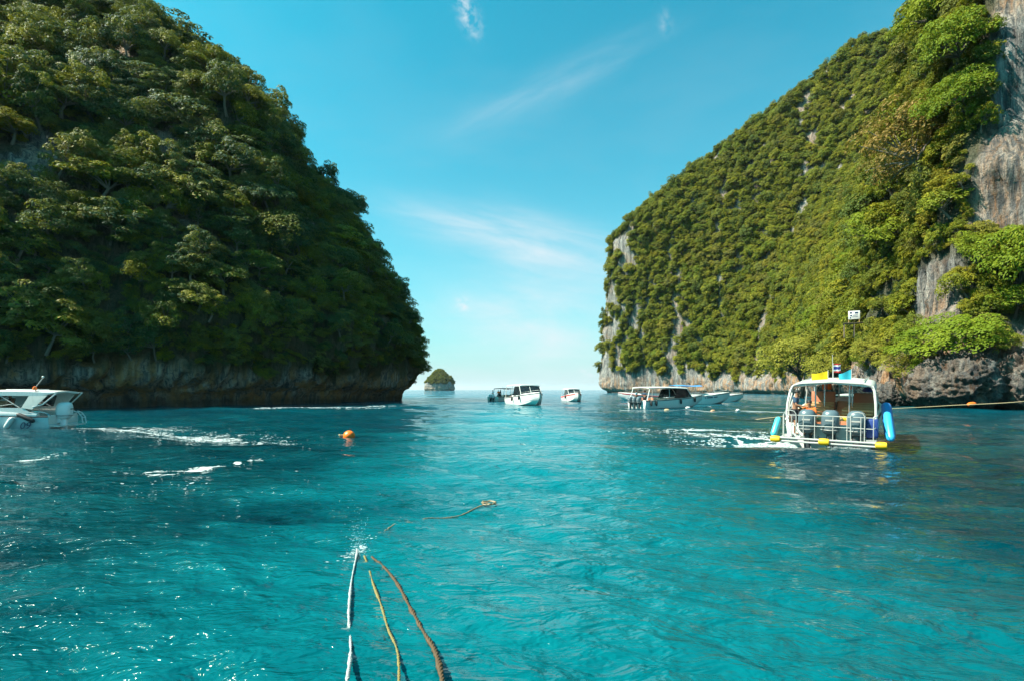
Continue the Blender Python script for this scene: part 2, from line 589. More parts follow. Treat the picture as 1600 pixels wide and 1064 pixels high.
M['bark_dark'] = paint('dark bark', (0.07, 0.055, 0.04), 0.85, var=0.5, scale=3)


def water_mat():
    m, w = new_mat('lagoon water')
    geo = w.n('ShaderNodeNewGeometry')
    pos = geo.outputs['Position']
    # sea bed showing through: pale sand, darker weed
    p1 = w.noise(w.mapping(pos, (0.055, 0.11, 1), (0, 0, R(-18))), 1.0, 5, 0.6, 0.8)
    p2 = w.noise(w.mapping(pos, (0.33, 0.75, 1), (0, 0, R(-24))), 1.0, 5, 0.62, 1.0)
    f = w.math('ADD', w.math('MULTIPLY', p1, 0.6), w.math('MULTIPLY', p2, 0.4))
    c = w.ramp(f, [(0.36, (0.000, 0.010, 0.017)), (0.48, (0.000, 0.026, 0.035)), (0.60, (0.001, 0.050, 0.060))])
    sep = w.n('ShaderNodeSeparateXYZ', ins={'Vector': pos})
    dist = w.n('ShaderNodeVectorMath', operation='LENGTH', ins={0: pos}).outputs['Value']
    # bright sky reflection between the cliffs, painted into the colour as a paler ellipse
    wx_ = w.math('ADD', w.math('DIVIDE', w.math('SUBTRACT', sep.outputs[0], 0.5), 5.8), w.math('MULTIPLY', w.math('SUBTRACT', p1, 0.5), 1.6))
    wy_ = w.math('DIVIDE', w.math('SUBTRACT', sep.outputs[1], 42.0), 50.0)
    bar = w.math('SUBTRACT', 1.25, w.math('SQRT', w.math('ADD', w.math('MULTIPLY', wx_, wx_), w.math('MULTIPLY', wy_, wy_))))  # bar: the painted sky reflection
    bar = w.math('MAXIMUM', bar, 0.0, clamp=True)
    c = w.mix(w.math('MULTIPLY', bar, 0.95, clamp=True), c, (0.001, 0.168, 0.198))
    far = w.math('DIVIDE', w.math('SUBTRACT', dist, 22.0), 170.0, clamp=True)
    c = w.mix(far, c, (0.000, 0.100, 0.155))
    # small ripples on top of the modelled waves
    r1 = w.noise(w.mapping(pos, (2.2, 4.4, 1), (0, 0, R(-15))), 1.0, 3, 0.55, 0.4)
    r2 = w.noise(w.mapping(pos, (7.5, 14.0, 1), (0, 0, R(12))), 1.0, 3, 0.6, 0.2)
    r0 = w.noise(w.mapping(pos, (0.45, 0.9, 1), (0, 0, R(8))), 1.0, 3, 0.55, 0.3)
    gust = w.noise(w.mapping(pos, (0.05, 0.10, 1), (0, 0, R(-10))), 1.0, 3, 0.5)
    gust = w.ramp(gust, [(0.38, 0.35), (0.62, 1.0)])
    h = w.math('ADD', w.math('MULTIPLY', r1, 0.15), w.math('MULTIPLY', w.math('MULTIPLY', r2, 0.034), gust))
    h = w.math('ADD', h, w.math('MULTIPLY', r0, 0.27))
    bmp = w.n('ShaderNodeBump', ins={'Height': h, 'Strength': 1.0, 'Distance': 1.0})
    bs = w.n('ShaderNodeBsdfPrincipled', ins={'Base Color': c, 'Roughness': 0.05, 'IOR': 1.333, 'Specular IOR Level': w.math('SUBTRACT', 0.5, w.math('MULTIPLY', far, 0.36)), 'Normal': bmp.outputs[0]})
    return finish(m, w, bs.outputs[0])


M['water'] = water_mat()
_m, _w = new_mat('sea foam')
_mx = _w.n('ShaderNodeMixShader', ins={0: 0.4, 1: _w.n('ShaderNodeBsdfTransparent').outputs[0], 2: _w.n('ShaderNodeBsdfDiffuse', ins={'Color': (0.72, 0.78, 0.78, 1)}).outputs[0]})
M['foam'] = finish(_m, _w, _mx.outputs[0])

# ------------------------------------------------------------------ the sea
_wr = np.random.default_rng(5)
WAVES = []
for k in range(46):
    lam = 0.45 * (14.0 / 0.45) ** (k / 45.0)
    ang = R(78) + _wr.normal(0, 0.45)
    amp = 0.0070 * lam ** 0.58 * _wr.uniform(0.5, 1.3)
    WAVES.append((2 * math.pi / lam, math.cos(ang), math.sin(ang), amp, _wr.uniform(0, 6.28), lam))


def wave_h(x, y, spacing=None):
    x = np.asarray(x, float)
    y = np.asarray(y, float)
    h = np.zeros_like(x)
    if spacing is None:
        spacing = np.maximum(np.hypot(x, y) * math.log(260.0) / 399, np.hypot(x, y) * R(0.17))
    wob = 0.35 * np.sin(x * 0.31 + y * 0.17) + 0.3 * np.sin(x * 0.11 - y * 0.23 + 1.3)
    for kk, cx, sy, a, ph, lam in WAVES:
        f = np.clip((lam / (spacing * 2.5)) - 0.6, 0, 1)
        h += a * f * np.sin(kk * (cx * x + sy * y) + ph + wob * (1.5 if lam > 1.5 else 4.0))
    return h


def build_water():
    th_f = np.linspace(R(25), R(155), 760)
    th_b = np.linspace(R(155), R(385), 70)[1:-1]
    th = np.concatenate([th_f, th_b])
    r_ = np.concatenate([1.0 * (260.0 / 1.0) ** np.linspace(0, 1, 400), 260.0 * (45000.0 / 260.0) ** np.linspace(0, 1, 46)[1:]])
    rr, tt = np.meshgrid(r_, th, indexing='ij')
    x = rr * np.cos(tt)
    y = rr * np.sin(tt)
    dr = np.gradient(r_)[:, None] * np.ones_like(rr)
    sp = np.maximum(dr, rr * R(0.17))
    z = wave_h(x.ravel(), y.ravel(), sp.ravel()).reshape(rr.shape)
    nr, nt = rr.shape
    v = np.stack([x, y, z], -1).reshape(-1, 3)
    i = np.arange(nr - 1)[:, None] * nt
    j = np.arange(nt)[None, :]
    j2 = (j + 1) % nt
    f = np.stack([i + j, i + nt + j, i + nt + j2, i + j2], -1).reshape(-1, 4)
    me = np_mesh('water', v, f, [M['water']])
    o = link('water', me)
    bm = bmesh.new()
    bm.from_mesh(me)
    bm.verts.ensure_lookup_table()
    ring = [bm.verts[k] for k in range(nt)]
    mid = bm.verts.new((0, 0, 0))
    for a in range(nt):                      # close the middle, below the photographer's boat
        bm.faces.new((mid, ring[a], ring[(a + 1) % nt])).smooth = True
    bmesh.ops.recalc_face_normals(bm, faces=bm.faces[:])
    bm.to_mesh(me)
    bm.free()
    if me.polygons[0].normal.z < 0:
        me.flip_normals()
    props(o, kind='structure')
    return o


build_water()


# ------------------------------------------------------------------ cliffs
def resample(prof, n):
    p = np.array(prof, float)
    seg = np.hypot(np.diff(p[:, 0]), np.diff(p[:, 1]))
    L = np.concatenate([[0], np.cumsum(seg)])
    # denser low down, where the rock shows
    t = np.linspace(0, 1, n) ** 1.25 * L[-1]
    return np.interp(t, L, p[:, 0]), np.interp(t, L, p[:, 1])


def catmull(P, k, t):
    P = np.asarray(P, float)
    n = len(P)
    a, b, c, d = P[max(k - 1, 0)], P[k], P[min(k + 1, n - 1)], P[min(k + 2, n - 1)]
    t = np.asarray(t)[:, None]
    return 0.5 * ((2 * b) + (c - a) * t + (2 * a - 5 * b + 4 * c - d) * t * t + (3 * b - a - 3 * c + d) * t ** 3)


class Cliff:
    def __init__(self, name, W, C, profs, counts, nv, mat, seed, bulge=2.2, flute=0.7, fine=0.25, crag=0.7):
        W3 = [(a, b, 0) for a, b in W]
        C3 = [(a, b, 0) for a, b in C]
        pr = [resample(p, nv) for p in profs]
        Z = np.array([p[0] for p in pr])
        S = np.array([p[1] for p in pr])
        pts, us, dirs = [], [], []
        for k, cnt in enumerate(counts):
            t = np.linspace(0, 1, cnt, endpoint=(k == len(counts) - 1))
            w_ = catmull(W3, k, t)
            c_ = catmull(C3, k, t)
            d_ = c_ - w_
            d_ /= np.linalg.norm(d_, axis=1)[:, None]
            ts = t * t * (3 - 2 * t)
            z_ = Z[k][None] * (1 - ts[:, None]) + Z[k + 1][None] * ts[:, None]
            s_ = S[k][None] * (1 - ts[:, None]) + S[k + 1][None] * ts[:, None]
            p_ = w_[:, None, :] + d_[:, None, :] * s_[:, :, None]
            p_[:, :, 2] = z_
            pts.append(p_)
            us.append(k + t)
            dirs.append(d_)
        P = np.concatenate(pts)
        U = np.concatenate(us)
        D = np.concatenate(dirs)
        nu = len(U)
        flat = P.reshape(-1, 3)
        dd = np.repeat(D, nv, axis=0)
        q = flat.copy()
        n1 = fbm(q / 13.0, 4, seed)
        n2 = fbm(q / np.array([1.9, 1.9, 9.0]), 4, seed + 20, 0.6)
        n3 = fbm(q / 1.3, 3, seed + 40)
        low = np.clip((q[:, 2] + 1.5) / 5.0, 0.25, 1.0)
        rid = 1 - 2 * np.abs(fbm(q / np.array([5.5, 5.5, 4.2]) + 9, 3, seed + 80, 0.6))
        rid2 = 1 - 2 * np.abs(fbm(q / 1.7 + 31, 3, seed + 90, 0.6))
        amp = bulge * n1 * low + flute * (1 - np.abs(n2) * 2.2) * low + fine * n3 + crag * low * (rid + 0.4 * rid2)
        q = q - dd * amp[:, None]
        q[:, 2] += 0.5 * bulge * fbm(flat / 9.0 + 50, 3, seed + 60) * np.clip(flat[:, 2] / 12.0, 0, 1)
        # small caves and hollows where the sea and seepage have eaten the foot of the wall
        cav = np.clip(fbm(flat / np.array([2.6, 2.6, 1.9]) + 77, 3, seed + 110, 0.5) - 0.10, 0, 1)
        zone = np.clip((flat[:, 2] - 1.5) / 1.5, 0, 1) * np.clip((9.0 - flat[:, 2]) / 3.0, 0, 1)
        q = q + dd * (np.clip(cav * 9, 0, 1.6) * zone)[:, None]
        self.U = np.repeat(U, nv)
        self.V = np.tile(np.arange(nv), nu)
        self.q = q
        i = np.arange(nu - 1)[:, None] * nv
        j = np.arange(nv - 1)[None, :]
        f = np.stack([i + j, i + nv + j, i + nv + j + 1, i + j + 1], -1).reshape(-1, 4)
        self.f = f
        self.name, self.mat, self.D = name, mat, dd

    def finish(self, vegfun):
        self.veg = np.clip(vegfun(self.q, self.U), 0, 1)
        me = np_mesh(self.name, self.q, self.f, [self.mat], attrs={'veg': self.veg})
        # make normals face out
        k = len(me.polygons) // 2
        bad = 0
        for kk in range(0, len(me.polygons), max(1, len(me.polygons) // 200)):
            p = me.polygons[kk]
            if p.normal.dot(Vector(self.D[p.vertices[0]])) > 0.1:
                bad += 1
        if bad > 100:
            me.flip_normals()
        self.o = props(link(self.name, me), kind='structure')
        self.bvh = BVHTree.FromPolygons([tuple(v) for v in self.q], [tuple(x) for x in self.f])
        return self.o

    def sample(self, n, rg):
        """points on the surface, even by area: position, outward normal, u, veg"""
        a, b, c, d = (self.q[self.f[:, k]] for k in range(4))
        nr = np.cross(c - a, d - b)
        ar = np.linalg.norm(nr, axis=1) + 1e-9
        nr = nr / ar[:, None]
        sgn = np.sign((nr * self.D[self.f[:, 0]]).sum(1) * 1.0 - 0.2 * np.abs(nr[:, 2]))
        flip = (nr * -self.D[self.f[:, 0]]).sum(1) + np.where(True, 0, 0)
        nr = np.where((flip < 0)[:, None], -nr, nr)
        k = rg.choice(len(ar), n, p=ar / ar.sum())
        s, t = rg.random(n)[:, None], rg.random(n)[:, None]
        p = a[k] * (1 - s) * (1 - t) + b[k] * s * (1 - t) + c[k] * s * t + d[k] * (1 - s) * t
        return p, nr[k], self.U[self.f[k, 0]], self.veg[self.f[k, 0]]


# --- the cliff in shade
LW = [(-150, -30), (-84, 34), (-55, 57), (-40, 69), (-29, 83), (-23.6, 97), (-21.4, 105), (-24, 116), (-45, 135), (-130, 160)]
LC = [(-190, 20), (-140, 80), (-125, 98), (-115, 106), (-110, 108), (-104, 110), (-100, 112), (-102, 113), (-106, 112), (-135, 118)]
_lp = [(-1.5, 2.4), (1.0, 2.6), (1.8, 2.0), (2.6, 0.4), (4.0, -0.2), (8, 0.0), (14, 1.5), (23, 7), (33, 15), (45, 27), (60, 44), (75, 62), (92, 84)]
_ltip = [(-1.5, 2.8), (1.0, 2.9), (1.8, 2.3), (2.6, 0.9), (4.0, 0.5), (9, 0.3), (15, 1.2), (24, 7.5), (38, 17), (52, 26), (61, 34), (67, 44), (76, 55), (92, 80)]
_lm = [(-1.5, 2.4), (1.0, 2.6), (1.8, 2.0), (2.6, 0.4), (4.0, -0.2), (8, 0.0), (14, 0.8), (23, 5.5), (36, 13), (52, 25), (61, 34), (70, 46), (88, 74)]
LP = [_lp, _lp, _lp, _lp, _lm, _ltip, _ltip, _ltip, _lp, _lp]
left = Cliff('cliff', LW, LC, LP, [30, 60, 90, 80, 80, 40, 40, 50, 30], 130, M['rock_left'], 3, bulge=2.8, flute=0.9, fine=0.45, crag=0.9)


def veg_left(q, u):
    z = q[:, 2]
    n = fbm(q / np.array([6.0, 6.0, 9.0]), 3, 91)
    edge = 3.2 + 3.4 * n + 1.5 * fbm(q / 1.7, 2, 95)
    v = np.clip((z - edge) / 2.0, 0, 1)
    bare = fbm(q / np.array([9.0, 9.0, 16.0]) + 7, 3, 133)
    v *= 1 - np.clip((bare - 0.30) * 6, 0, 1) * np.clip((z - 22) / 10, 0, 1)
    return v


left.finish(veg_left)

# --- the sunlit cliffs: near buttress, bay, far headland
RW = [(110, 15), (68, 52), (57, 59), (51, 64), (57, 78), (64, 93), (72, 111), (83, 142), (112, 204), (128, 255), (121, 300), (93, 332), (69, 350), (64, 362), (78, 385), (170, 410)]
RC = [(170, 60), (150, 90), (140, 95), (140, 100), (160, 120), (170, 135), (190, 150), (215, 180), (240, 220), (250, 255), (250, 275), (240, 290), (224, 302), (224, 308), (226, 315), (240, 330)]
_near = [(-1.5, 1.6), (0.6, 1.6), (1.6, 0.3), (4.5, 0.2), (6.8, 1.8), (8.0, 4.5), (13, 6.5), (22, 7.2), (34, 9.0), (48, 12.0), (60, 18), (85, 36), (115, 62), (140, 100)]
_gul = [(-1.5, 1.4), (0.8, 1.2), (2.0, 0.2), (5.0, 1.0), (9.0, 3.6), (14, 8.0), (24, 10), (40, 10), (55, 12), (72, 18), (100, 40), (130, 75), (150, 110)]
_but = [(-1.5, 1.4), (0.8, 1.2), (2.0, 0.2), (5.0, 0.6), (9.0, 2.2), (18, 3.5), (30, 4.2), (44, 6.0), (58, 11), (75, 20), (100, 42), (130, 75), (150, 110)]
_slo = [(-1.5, 1.5), (0.8, 1.5), (2.0, 0.3), (6.0, 1.2), (14, 5), (40, 20), (80, 42), (120, 66), (160, 92), (200, 120), (216, 150)]
_bay = [(-1.5, 1.8), (0.8, 2.0), (2.2, 0.5), (7.0, 0.6), (16, 4), (45, 16), (90, 38), (130, 62), (170, 92), (200, 118), (216, 150)]
_fara = [(-1.5, 2.5), (1.2, 2.5), (2.6, 0.5), (8.0, 0.2), (25, 3), (70, 12), (108, 26), (135, 50), (160, 82), (185, 120), (212, 158)]
_tip = [(-1.5, 5.0), (1.2, 5.0), (3.0, 2.0), (6.0, 0.3), (25, 2.2), (60, 4.2), (92, 6.0), (104, 9.0), (118, 20), (142, 54), (166, 92), (190, 127), (212, 158)]
RP = [_near, _near, _near, _near, _gul, _but, _slo, _slo, _bay, _bay, _bay, _fara, _tip, _tip, _tip, _tip]
right = Cliff('cliff', RW, RC, RP, [16, 46, 46, 60, 52, 46, 60, 60, 50, 50, 50, 46, 24, 24, 20], 170, M['rock_right'], 8, bulge=3.0, flute=0.9, fine=0.4)


def box_mask(u, z, u0, u1, z0, z1, n, soft=0.15):
    a = np.clip((u - u0 + n * 0.25) / soft, 0, 1) * np.clip((u1 - u + n * 0.25) / soft, 0, 1)
    b = np.clip((z - z0 + n * 2.5) / 1.2, 0, 1) * np.clip((z1 - z + n * 2.5) / 1.2, 0, 1)
    return a * b


def veg_right(q, u):
    z = q[:, 2]
    n = fbm(q / np.array([5.0, 5.0, 8.0]), 3, 191)
    edge = np.interp(u, [0, 3, 4, 5.5, 7, 9, 11, 12, 13], [7, 7.5, 6, 7, 5, 9, 11, 13, 14]) + 3.0 * n + np.clip(u - 7, 0, 1) * 9 * fbm(q / np.array([7., 7., 20.]), 3, 277)
    v = np.clip((z - edge) / 2.0, 0, 1)
    b1 = fbm(q / np.array([5.5, 5.5, 24.0]) + 3, 4, 233, 0.6)
    far = np.clip((u - 6.5) / 1.5, 0, 1)
    v *= 1 - np.clip((b1 - 0.08) * 6, 0, 1) * far
    # the sheer seaward edge of the headland carries only tufts
    tip = np.clip((u - 11.35) / 0.35, 0, 1) * np.clip((104 - z) / 8, 0, 1)
    v *= 1 - 0.85 * tip * (fbm(q / np.array([5.0, 5.0, 7.0]), 2, 55) > 0.02)
    # bare walls of the near buttress
    bare = box_mask(u, z, 2.6, 3.9, 8.5, 20.0, n)
    bare = np.maximum(bare, box_mask(u, z, 0.5, 2.75, 19.0, 60.0, n))
    return v * (1 - bare)


right.finish(veg_right)

# ------------------------------------------------------------------ trees
def crown_mesh(name, mat, seed, nclump=22, leaves=60, leaf=0.085, flat=0.62, layered=0.0, spread=0.72, gappy=0.0, low=-0.25):
    """a crown of unit radius about (0, 0, 1): clumps of separate leaves"""
    g = np.random.default_rng(seed)
    V, F, T = [], [], []
    cs = []
    for k in range(nclump):
        for _ in range(30):
            d = g.normal(size=3)
            d /= np.linalg.norm(d)
            if d[2] < low:
                continue
            rad = spread * g.uniform(0.5, 1.18)
            c = d * rad
            c[2] *= flat
            if all(np.linalg.norm(c - o) > 0.26 * (22 / nclump) ** 0.4 for o in cs):
                break
        cs.append(c)
        cr = g.uniform(0.9, 1.5) * (0.20 if nclump > 30 else 0.27) * (40 / nclump) ** 0.25
        tone = g.uniform(0, 1)
        n = int(1.6 * leaves * (cr / (0.24 if nclump > 30 else 0.32)) ** 2)
        p = g.normal(size=(n, 3))
        p /= np.linalg.norm(p, axis=1)[:, None]
        p[:, 2] = np.where(p[:, 2] < -0.35, -p[:, 2], p[:, 2])
        rr = g.uniform(0.72, 1.05, n) ** 0.6
        pos = p * rr[:, None] * cr
        pos[:, 2] *= 0.85 - 0.4 * layered
        nrm = p * 0.75 + np.array([0, 0, 0.45]) + g.normal(size=(n, 3)) * 0.30
        nrm /= np.linalg.norm(nrm, axis=1)[:, None]
        pos = pos + c
        a = np.cross(nrm, g.normal(size=(n, 3)))
        a /= np.linalg.norm(a, axis=1)[:, None]
        b = np.cross(nrm, a)
        s = 0.79 * leaf * g.uniform(0.7, 1.4, n)[:, None]
        q = np.stack([pos - a * s, pos + b * s * 0.55 - nrm * s * 0.12, pos + a * s, pos - b * s * 0.55 - nrm * s * 0.12], 1)
        V.append(q.reshape(-1, 3))
        T.append(np.repeat(np.clip(tone + g.normal(0, 0.13, n), 0, 1), 4))
    V = np.concatenate(V)
    ax_ = g.uniform(0.8, 1.25, 2)
    V[:, 0] *= ax_[0]
    V[:, 1] *= ax_[1]
    V[:, 0] += 0.22 * V[:, 2] * g.normal()
    V[:, 2] += 1.0
    T = np.concatenate(T)
    F = np.arange(len(V)).reshape(-1, 4)
    return np_mesh(name, V, F, [mat], smooth=False, attrs={'tone': T}), cs


def trunk_mesh(name, mat, cs, seed, r=0.055, bend=0.15):
    """a tapered trunk from the foot at the origin with limbs reaching the clumps"""
    g = random.Random(seed)
    mb = MB()
    fork = Vector((g.uniform(-bend, bend), g.uniform(-bend, bend), 0.62))
    mid = fork * 0.5 + Vector((g.uniform(-bend, bend) * 0.6, g.uniform(-bend, bend) * 0.6, 0))
    mb.tube([(0, 0, -0.12), mid, fork], [r * 1.25, r * 0.95, r * 0.75], 7)
    for c in cs[::4]:
        e = Vector((c[0], c[1], c[2] + 1.0))
        m_ = fork.lerp(e, 0.5) + Vector((g.uniform(-.06, .06), g.uniform(-.06, .06), 0.06))
        mb.tube([fork, m_, e], [r * 0.5, r * 0.32, r * 0.12], 5, caps=False)
    return mb.mesh(name, mat)


PROTO = {}


def add_proto(key, mat, bark, seed, **kw):
    PROTO[key] = []
    for k in range(3):
        me, cs = crown_mesh('crown_' + key, mat, seed + 100 * k, **kw)
        PROTO[key].append((me, trunk_mesh('trunk_' + key, bark, cs, seed + 100 * k)))


# rainforest on the shaded cliff
add_proto('round', M['leaf_left'], M['bark'], 21, nclump=44, leaves=48, leaf=0.058, flat=0.85, low=-0.5)
add_proto('umbrella', M['leaf_left'], M['bark'], 22, nclump=34, leaves=46, leaf=0.058, flat=0.40, layered=0.7, spread=0.88, low=-0.15)
add_proto('layered', M['leaf_left'], M['bark'], 23, nclump=38, leaves=44, leaf=0.062, flat=1.05, layered=0.6, spread=0.8, low=-0.7)
add_proto('airy', M['leaf_left'], M['bark'], 24, nclump=26, leaves=36, leaf=0.065, flat=0.6, layered=0.4, spread=0.9, low=-0.4)
# low growth on the sunlit cliff
add_proto('dome', M['leaf_right'], M['bark'], 31, nclump=40, leaves=46, leaf=0.066, flat=0.95, low=-0.55)
add_proto('mound', M['leaf_right'], M['bark'], 32, nclump=34, leaves=46, leaf=0.066, flat=0.7, spread=0.82, low=-0.45)
add_proto('tuft', M['leaf_right'], M['bark'], 33, nclump=24, leaves=44, leaf=0.078, flat=1.2, low=-0.7)
# big single trees near the water
add_proto('broad', M['leaf_bright'], M['bark_dark'], 41, nclump=60, leaves=70, leaf=0.044, flat=0.7, spread=0.84, low=-0.4)
add_proto('spray', M['leaf_bright'], M['bark_dark'], 42, nclump=54, leaves=60, leaf=0.044, flat=0.5, layered=0.6, spread=0.9)
add_proto('rusty', M['leaf_rust'], M['bark'], 43, nclump=60, leaves=60, leaf=0.042, flat=0.95, spread=0.86, low=-0.5)
add_proto('olive', M['leaf_olive'], M['bark_dark'], 44, nclump=80, leaves=90, leaf=0.034, flat=0.75, spread=0.86, low=-0.45)


def tree_rot(nrm, lean, spin):
    up = Vector((nrm[0] * lean, nrm[1] * lean, 1.0)).normalized()
    return (up.to_track_quat('Z', 'Y').to_matrix() @ Matrix.Rotation(spin, 3, 'Z')).to_euler()


VAR = random.Random(99)


def make_tree(name, key, pos, rot, size, label, cat, group):
    """one tree: an empty at its foot, trunk and crown below it"""
    t = link(name, None)
    t.empty_display_size = 0.2
    t.location = pos
    t.rotation_euler = rot
    t.scale = size if isinstance(size, (tuple, list)) else (size, size, size)
    props(t, label, cat, group)
    me, tm = PROTO[key][VAR.randrange(3)]
    link('crown', me, t)
    link('trunk', tm, t)
    return t


def scatter(cl, n, rg, size_fun, keep_fun, spacing):
    """tree spots on a cliff, no two closer than spacing times their size"""
    p, nr, u, veg = cl.sample(n, rg)
    sz = size_fun(p, u, rg)
    ok = (veg > rg.uniform(0.3, 0.7, n)) & keep_fun(p, u)
    order = np.argsort(-sz)
    cell = 2.0
    grid, out = {}, []
    for i in order:
        if not ok[i]:
            continue
        r_ = sz[i] * spacing
        c = tuple(np.floor(p[i] / cell).astype(int))
        k = int(math.ceil(r_ / cell))
        hit = False
        for dx in range(-k, k + 1):
            for dy in range(-k, k + 1):
                for dz in range(-k, k + 1):
                    for j in grid.get((c[0] + dx, c[1] + dy, c[2] + dz), ()):
                        if np.linalg.norm(p[j] - p[i]) < r_:
                            hit = True
                            break
                    if hit:
                        break
                if hit:
                    break
            if hit:
                break
        if hit:
            continue
        grid.setdefault(c, []).append(i)
        out.append(i)
    out = np.array(out)
    return p[out], nr[out], u[out], sz[out]


CAMV = Vector((0, 0, CAM_H))


def shown_size(cl, p, nr, sz):
    """about how large each tree shows; nothing for those out of the frame or behind the rock"""
    res = np.zeros(len(p))
    for i in range(len(p)):
        c = Vector(p[i]) + Vector((nr[i][0], nr[i][1], 0)) * sz[i] * 0.6 + Vector((0, 0, sz[i] * 0.7))
        if c.y < 5:
            continue
        if abs(c.x / c.y) > 1.0 + sz[i] / c.y or (c.z - CAM_H) / c.y > 0.76 + sz[i] / c.y:
            continue
        d = c - CAMV
        hit = cl.bvh.ray_cast(CAMV, d.normalized(), d.length)
        if hit[0] is not None and (hit[0] - c).length > sz[i] * 1.2:
            continue
        res[i] = sz[i] / d.length
    return res


def instance_stuff(name, pts, rots, sizes, idx, protos, label):
    """the growth past counting: one object, its crowns set out on points"""
    me = bpy.data.meshes.new(name)
    me.vertices.add(len(pts))
    me.vertices.foreach_set('co', np.asarray(pts, np.float32).ravel())
    a = me.attributes.new('turn', 'FLOAT_VECTOR', 'POINT')
    a.data.foreach_set('vector', np.asarray(rots, np.float32).ravel())
    a = me.attributes.new('size', 'FLOAT_VECTOR', 'POINT')
    a.data.foreach_set('vector', np.asarray(sizes, np.float32).ravel())
    a = me.attributes.new('which', 'INT', 'POINT')
    a.data.foreach_set('value', np.asarray(idx, np.int32))
    o = link(name, me)
    props(o, label, None, None, 'stuff')
    ng = bpy.data.node_groups.new(name, 'GeometryNodeTree')
    ng.interface.new_socket('Geometry', in_out='INPUT', socket_type='NodeSocketGeometry')
    ng.interface.new_socket('Geometry', in_out='OUTPUT', socket_type='NodeSocketGeometry')
    gi = ng.nodes.new('NodeGroupInput')
    go = ng.nodes.new('NodeGroupOutput')
    jn = ng.nodes.new('GeometryNodeJoinGeometry')
    for src in reversed(protos):
        oi = ng.nodes.new('GeometryNodeObjectInfo')
        oi.inputs['Object'].default_value = src
        oi.transform_space = 'ORIGINAL'
        gt = ng.nodes.new('GeometryNodeGeometryToInstance')
        ng.links.new(oi.outputs['Geometry'], gt.inputs[0])
        ng.links.new(gt.outputs[0], jn.inputs[0])
    ip = ng.nodes.new('GeometryNodeInstanceOnPoints')
    ip.inputs['Pick Instance'].default_value = True

    def attr(nm, dt):
        nd = ng.nodes.new('GeometryNodeInputNamedAttribute')
        nd.data_type = dt
        nd.inputs['Name'].default_value = nm
        return nd.outputs['Attribute']
    ng.links.new(gi.outputs[0], ip.inputs['Points'])
    ng.links.new(jn.outputs[0], ip.inputs['Instance'])
    ng.links.new(attr('which', 'INT'), ip.inputs['Instance Index'])
    e2r = ng.nodes.new('FunctionNodeEulerToRotation')
    ng.links.new(attr('turn', 'FLOAT_VECTOR'), e2r.inputs[0])
    ng.links.new(e2r.outputs[0], ip.inputs['Rotation'])
    ng.links.new(attr('size', 'FLOAT_VECTOR'), ip.inputs['Scale'])
    ng.links.new(ip.outputs[0], go.inputs[0])
    md = o.modifiers.new('growth', 'NODES')
    md.node_group = ng
    return o


TREE_LIMIT = 285
SHAPE_WORDS = {'round': 'round-crowned', 'umbrella': 'flat umbrella-shaped', 'layered': 'tall layered', 'airy': 'thin airy',
               'dome': 'domed', 'mound': 'low mounded', 'tuft': 'narrow upright'}


def size_word(s, lo, hi):
    return 'small' if s < lo else 'large' if s > hi else 'middling'


ORD = 'first second third fourth fifth sixth seventh eighth ninth tenth eleventh twelfth thirteenth fourteenth fifteenth sixteenth seventeenth eighteenth nineteenth twentieth'.split()
ORD += [a + b for a in ('twenty-', 'thirty-', 'forty-') for b in ORD[:9]]


def ordinal_labels(rows):
    """trees that read alike are told apart by counting from the gap between the cliffs"""
    by = {}
    for i, lab, q in rows:
        by.setdefault(lab, []).append((abs(q[0] / q[1]), i))
    out = {}
    for lab, v in by.items():
        v.sort()
        for k, (_, i) in enumerate(v):
            out[i] = lab if len(v) == 1 else lab + ', ' + ORD[min(k, len(ORD) - 1)] + ' from the sea'
    return out


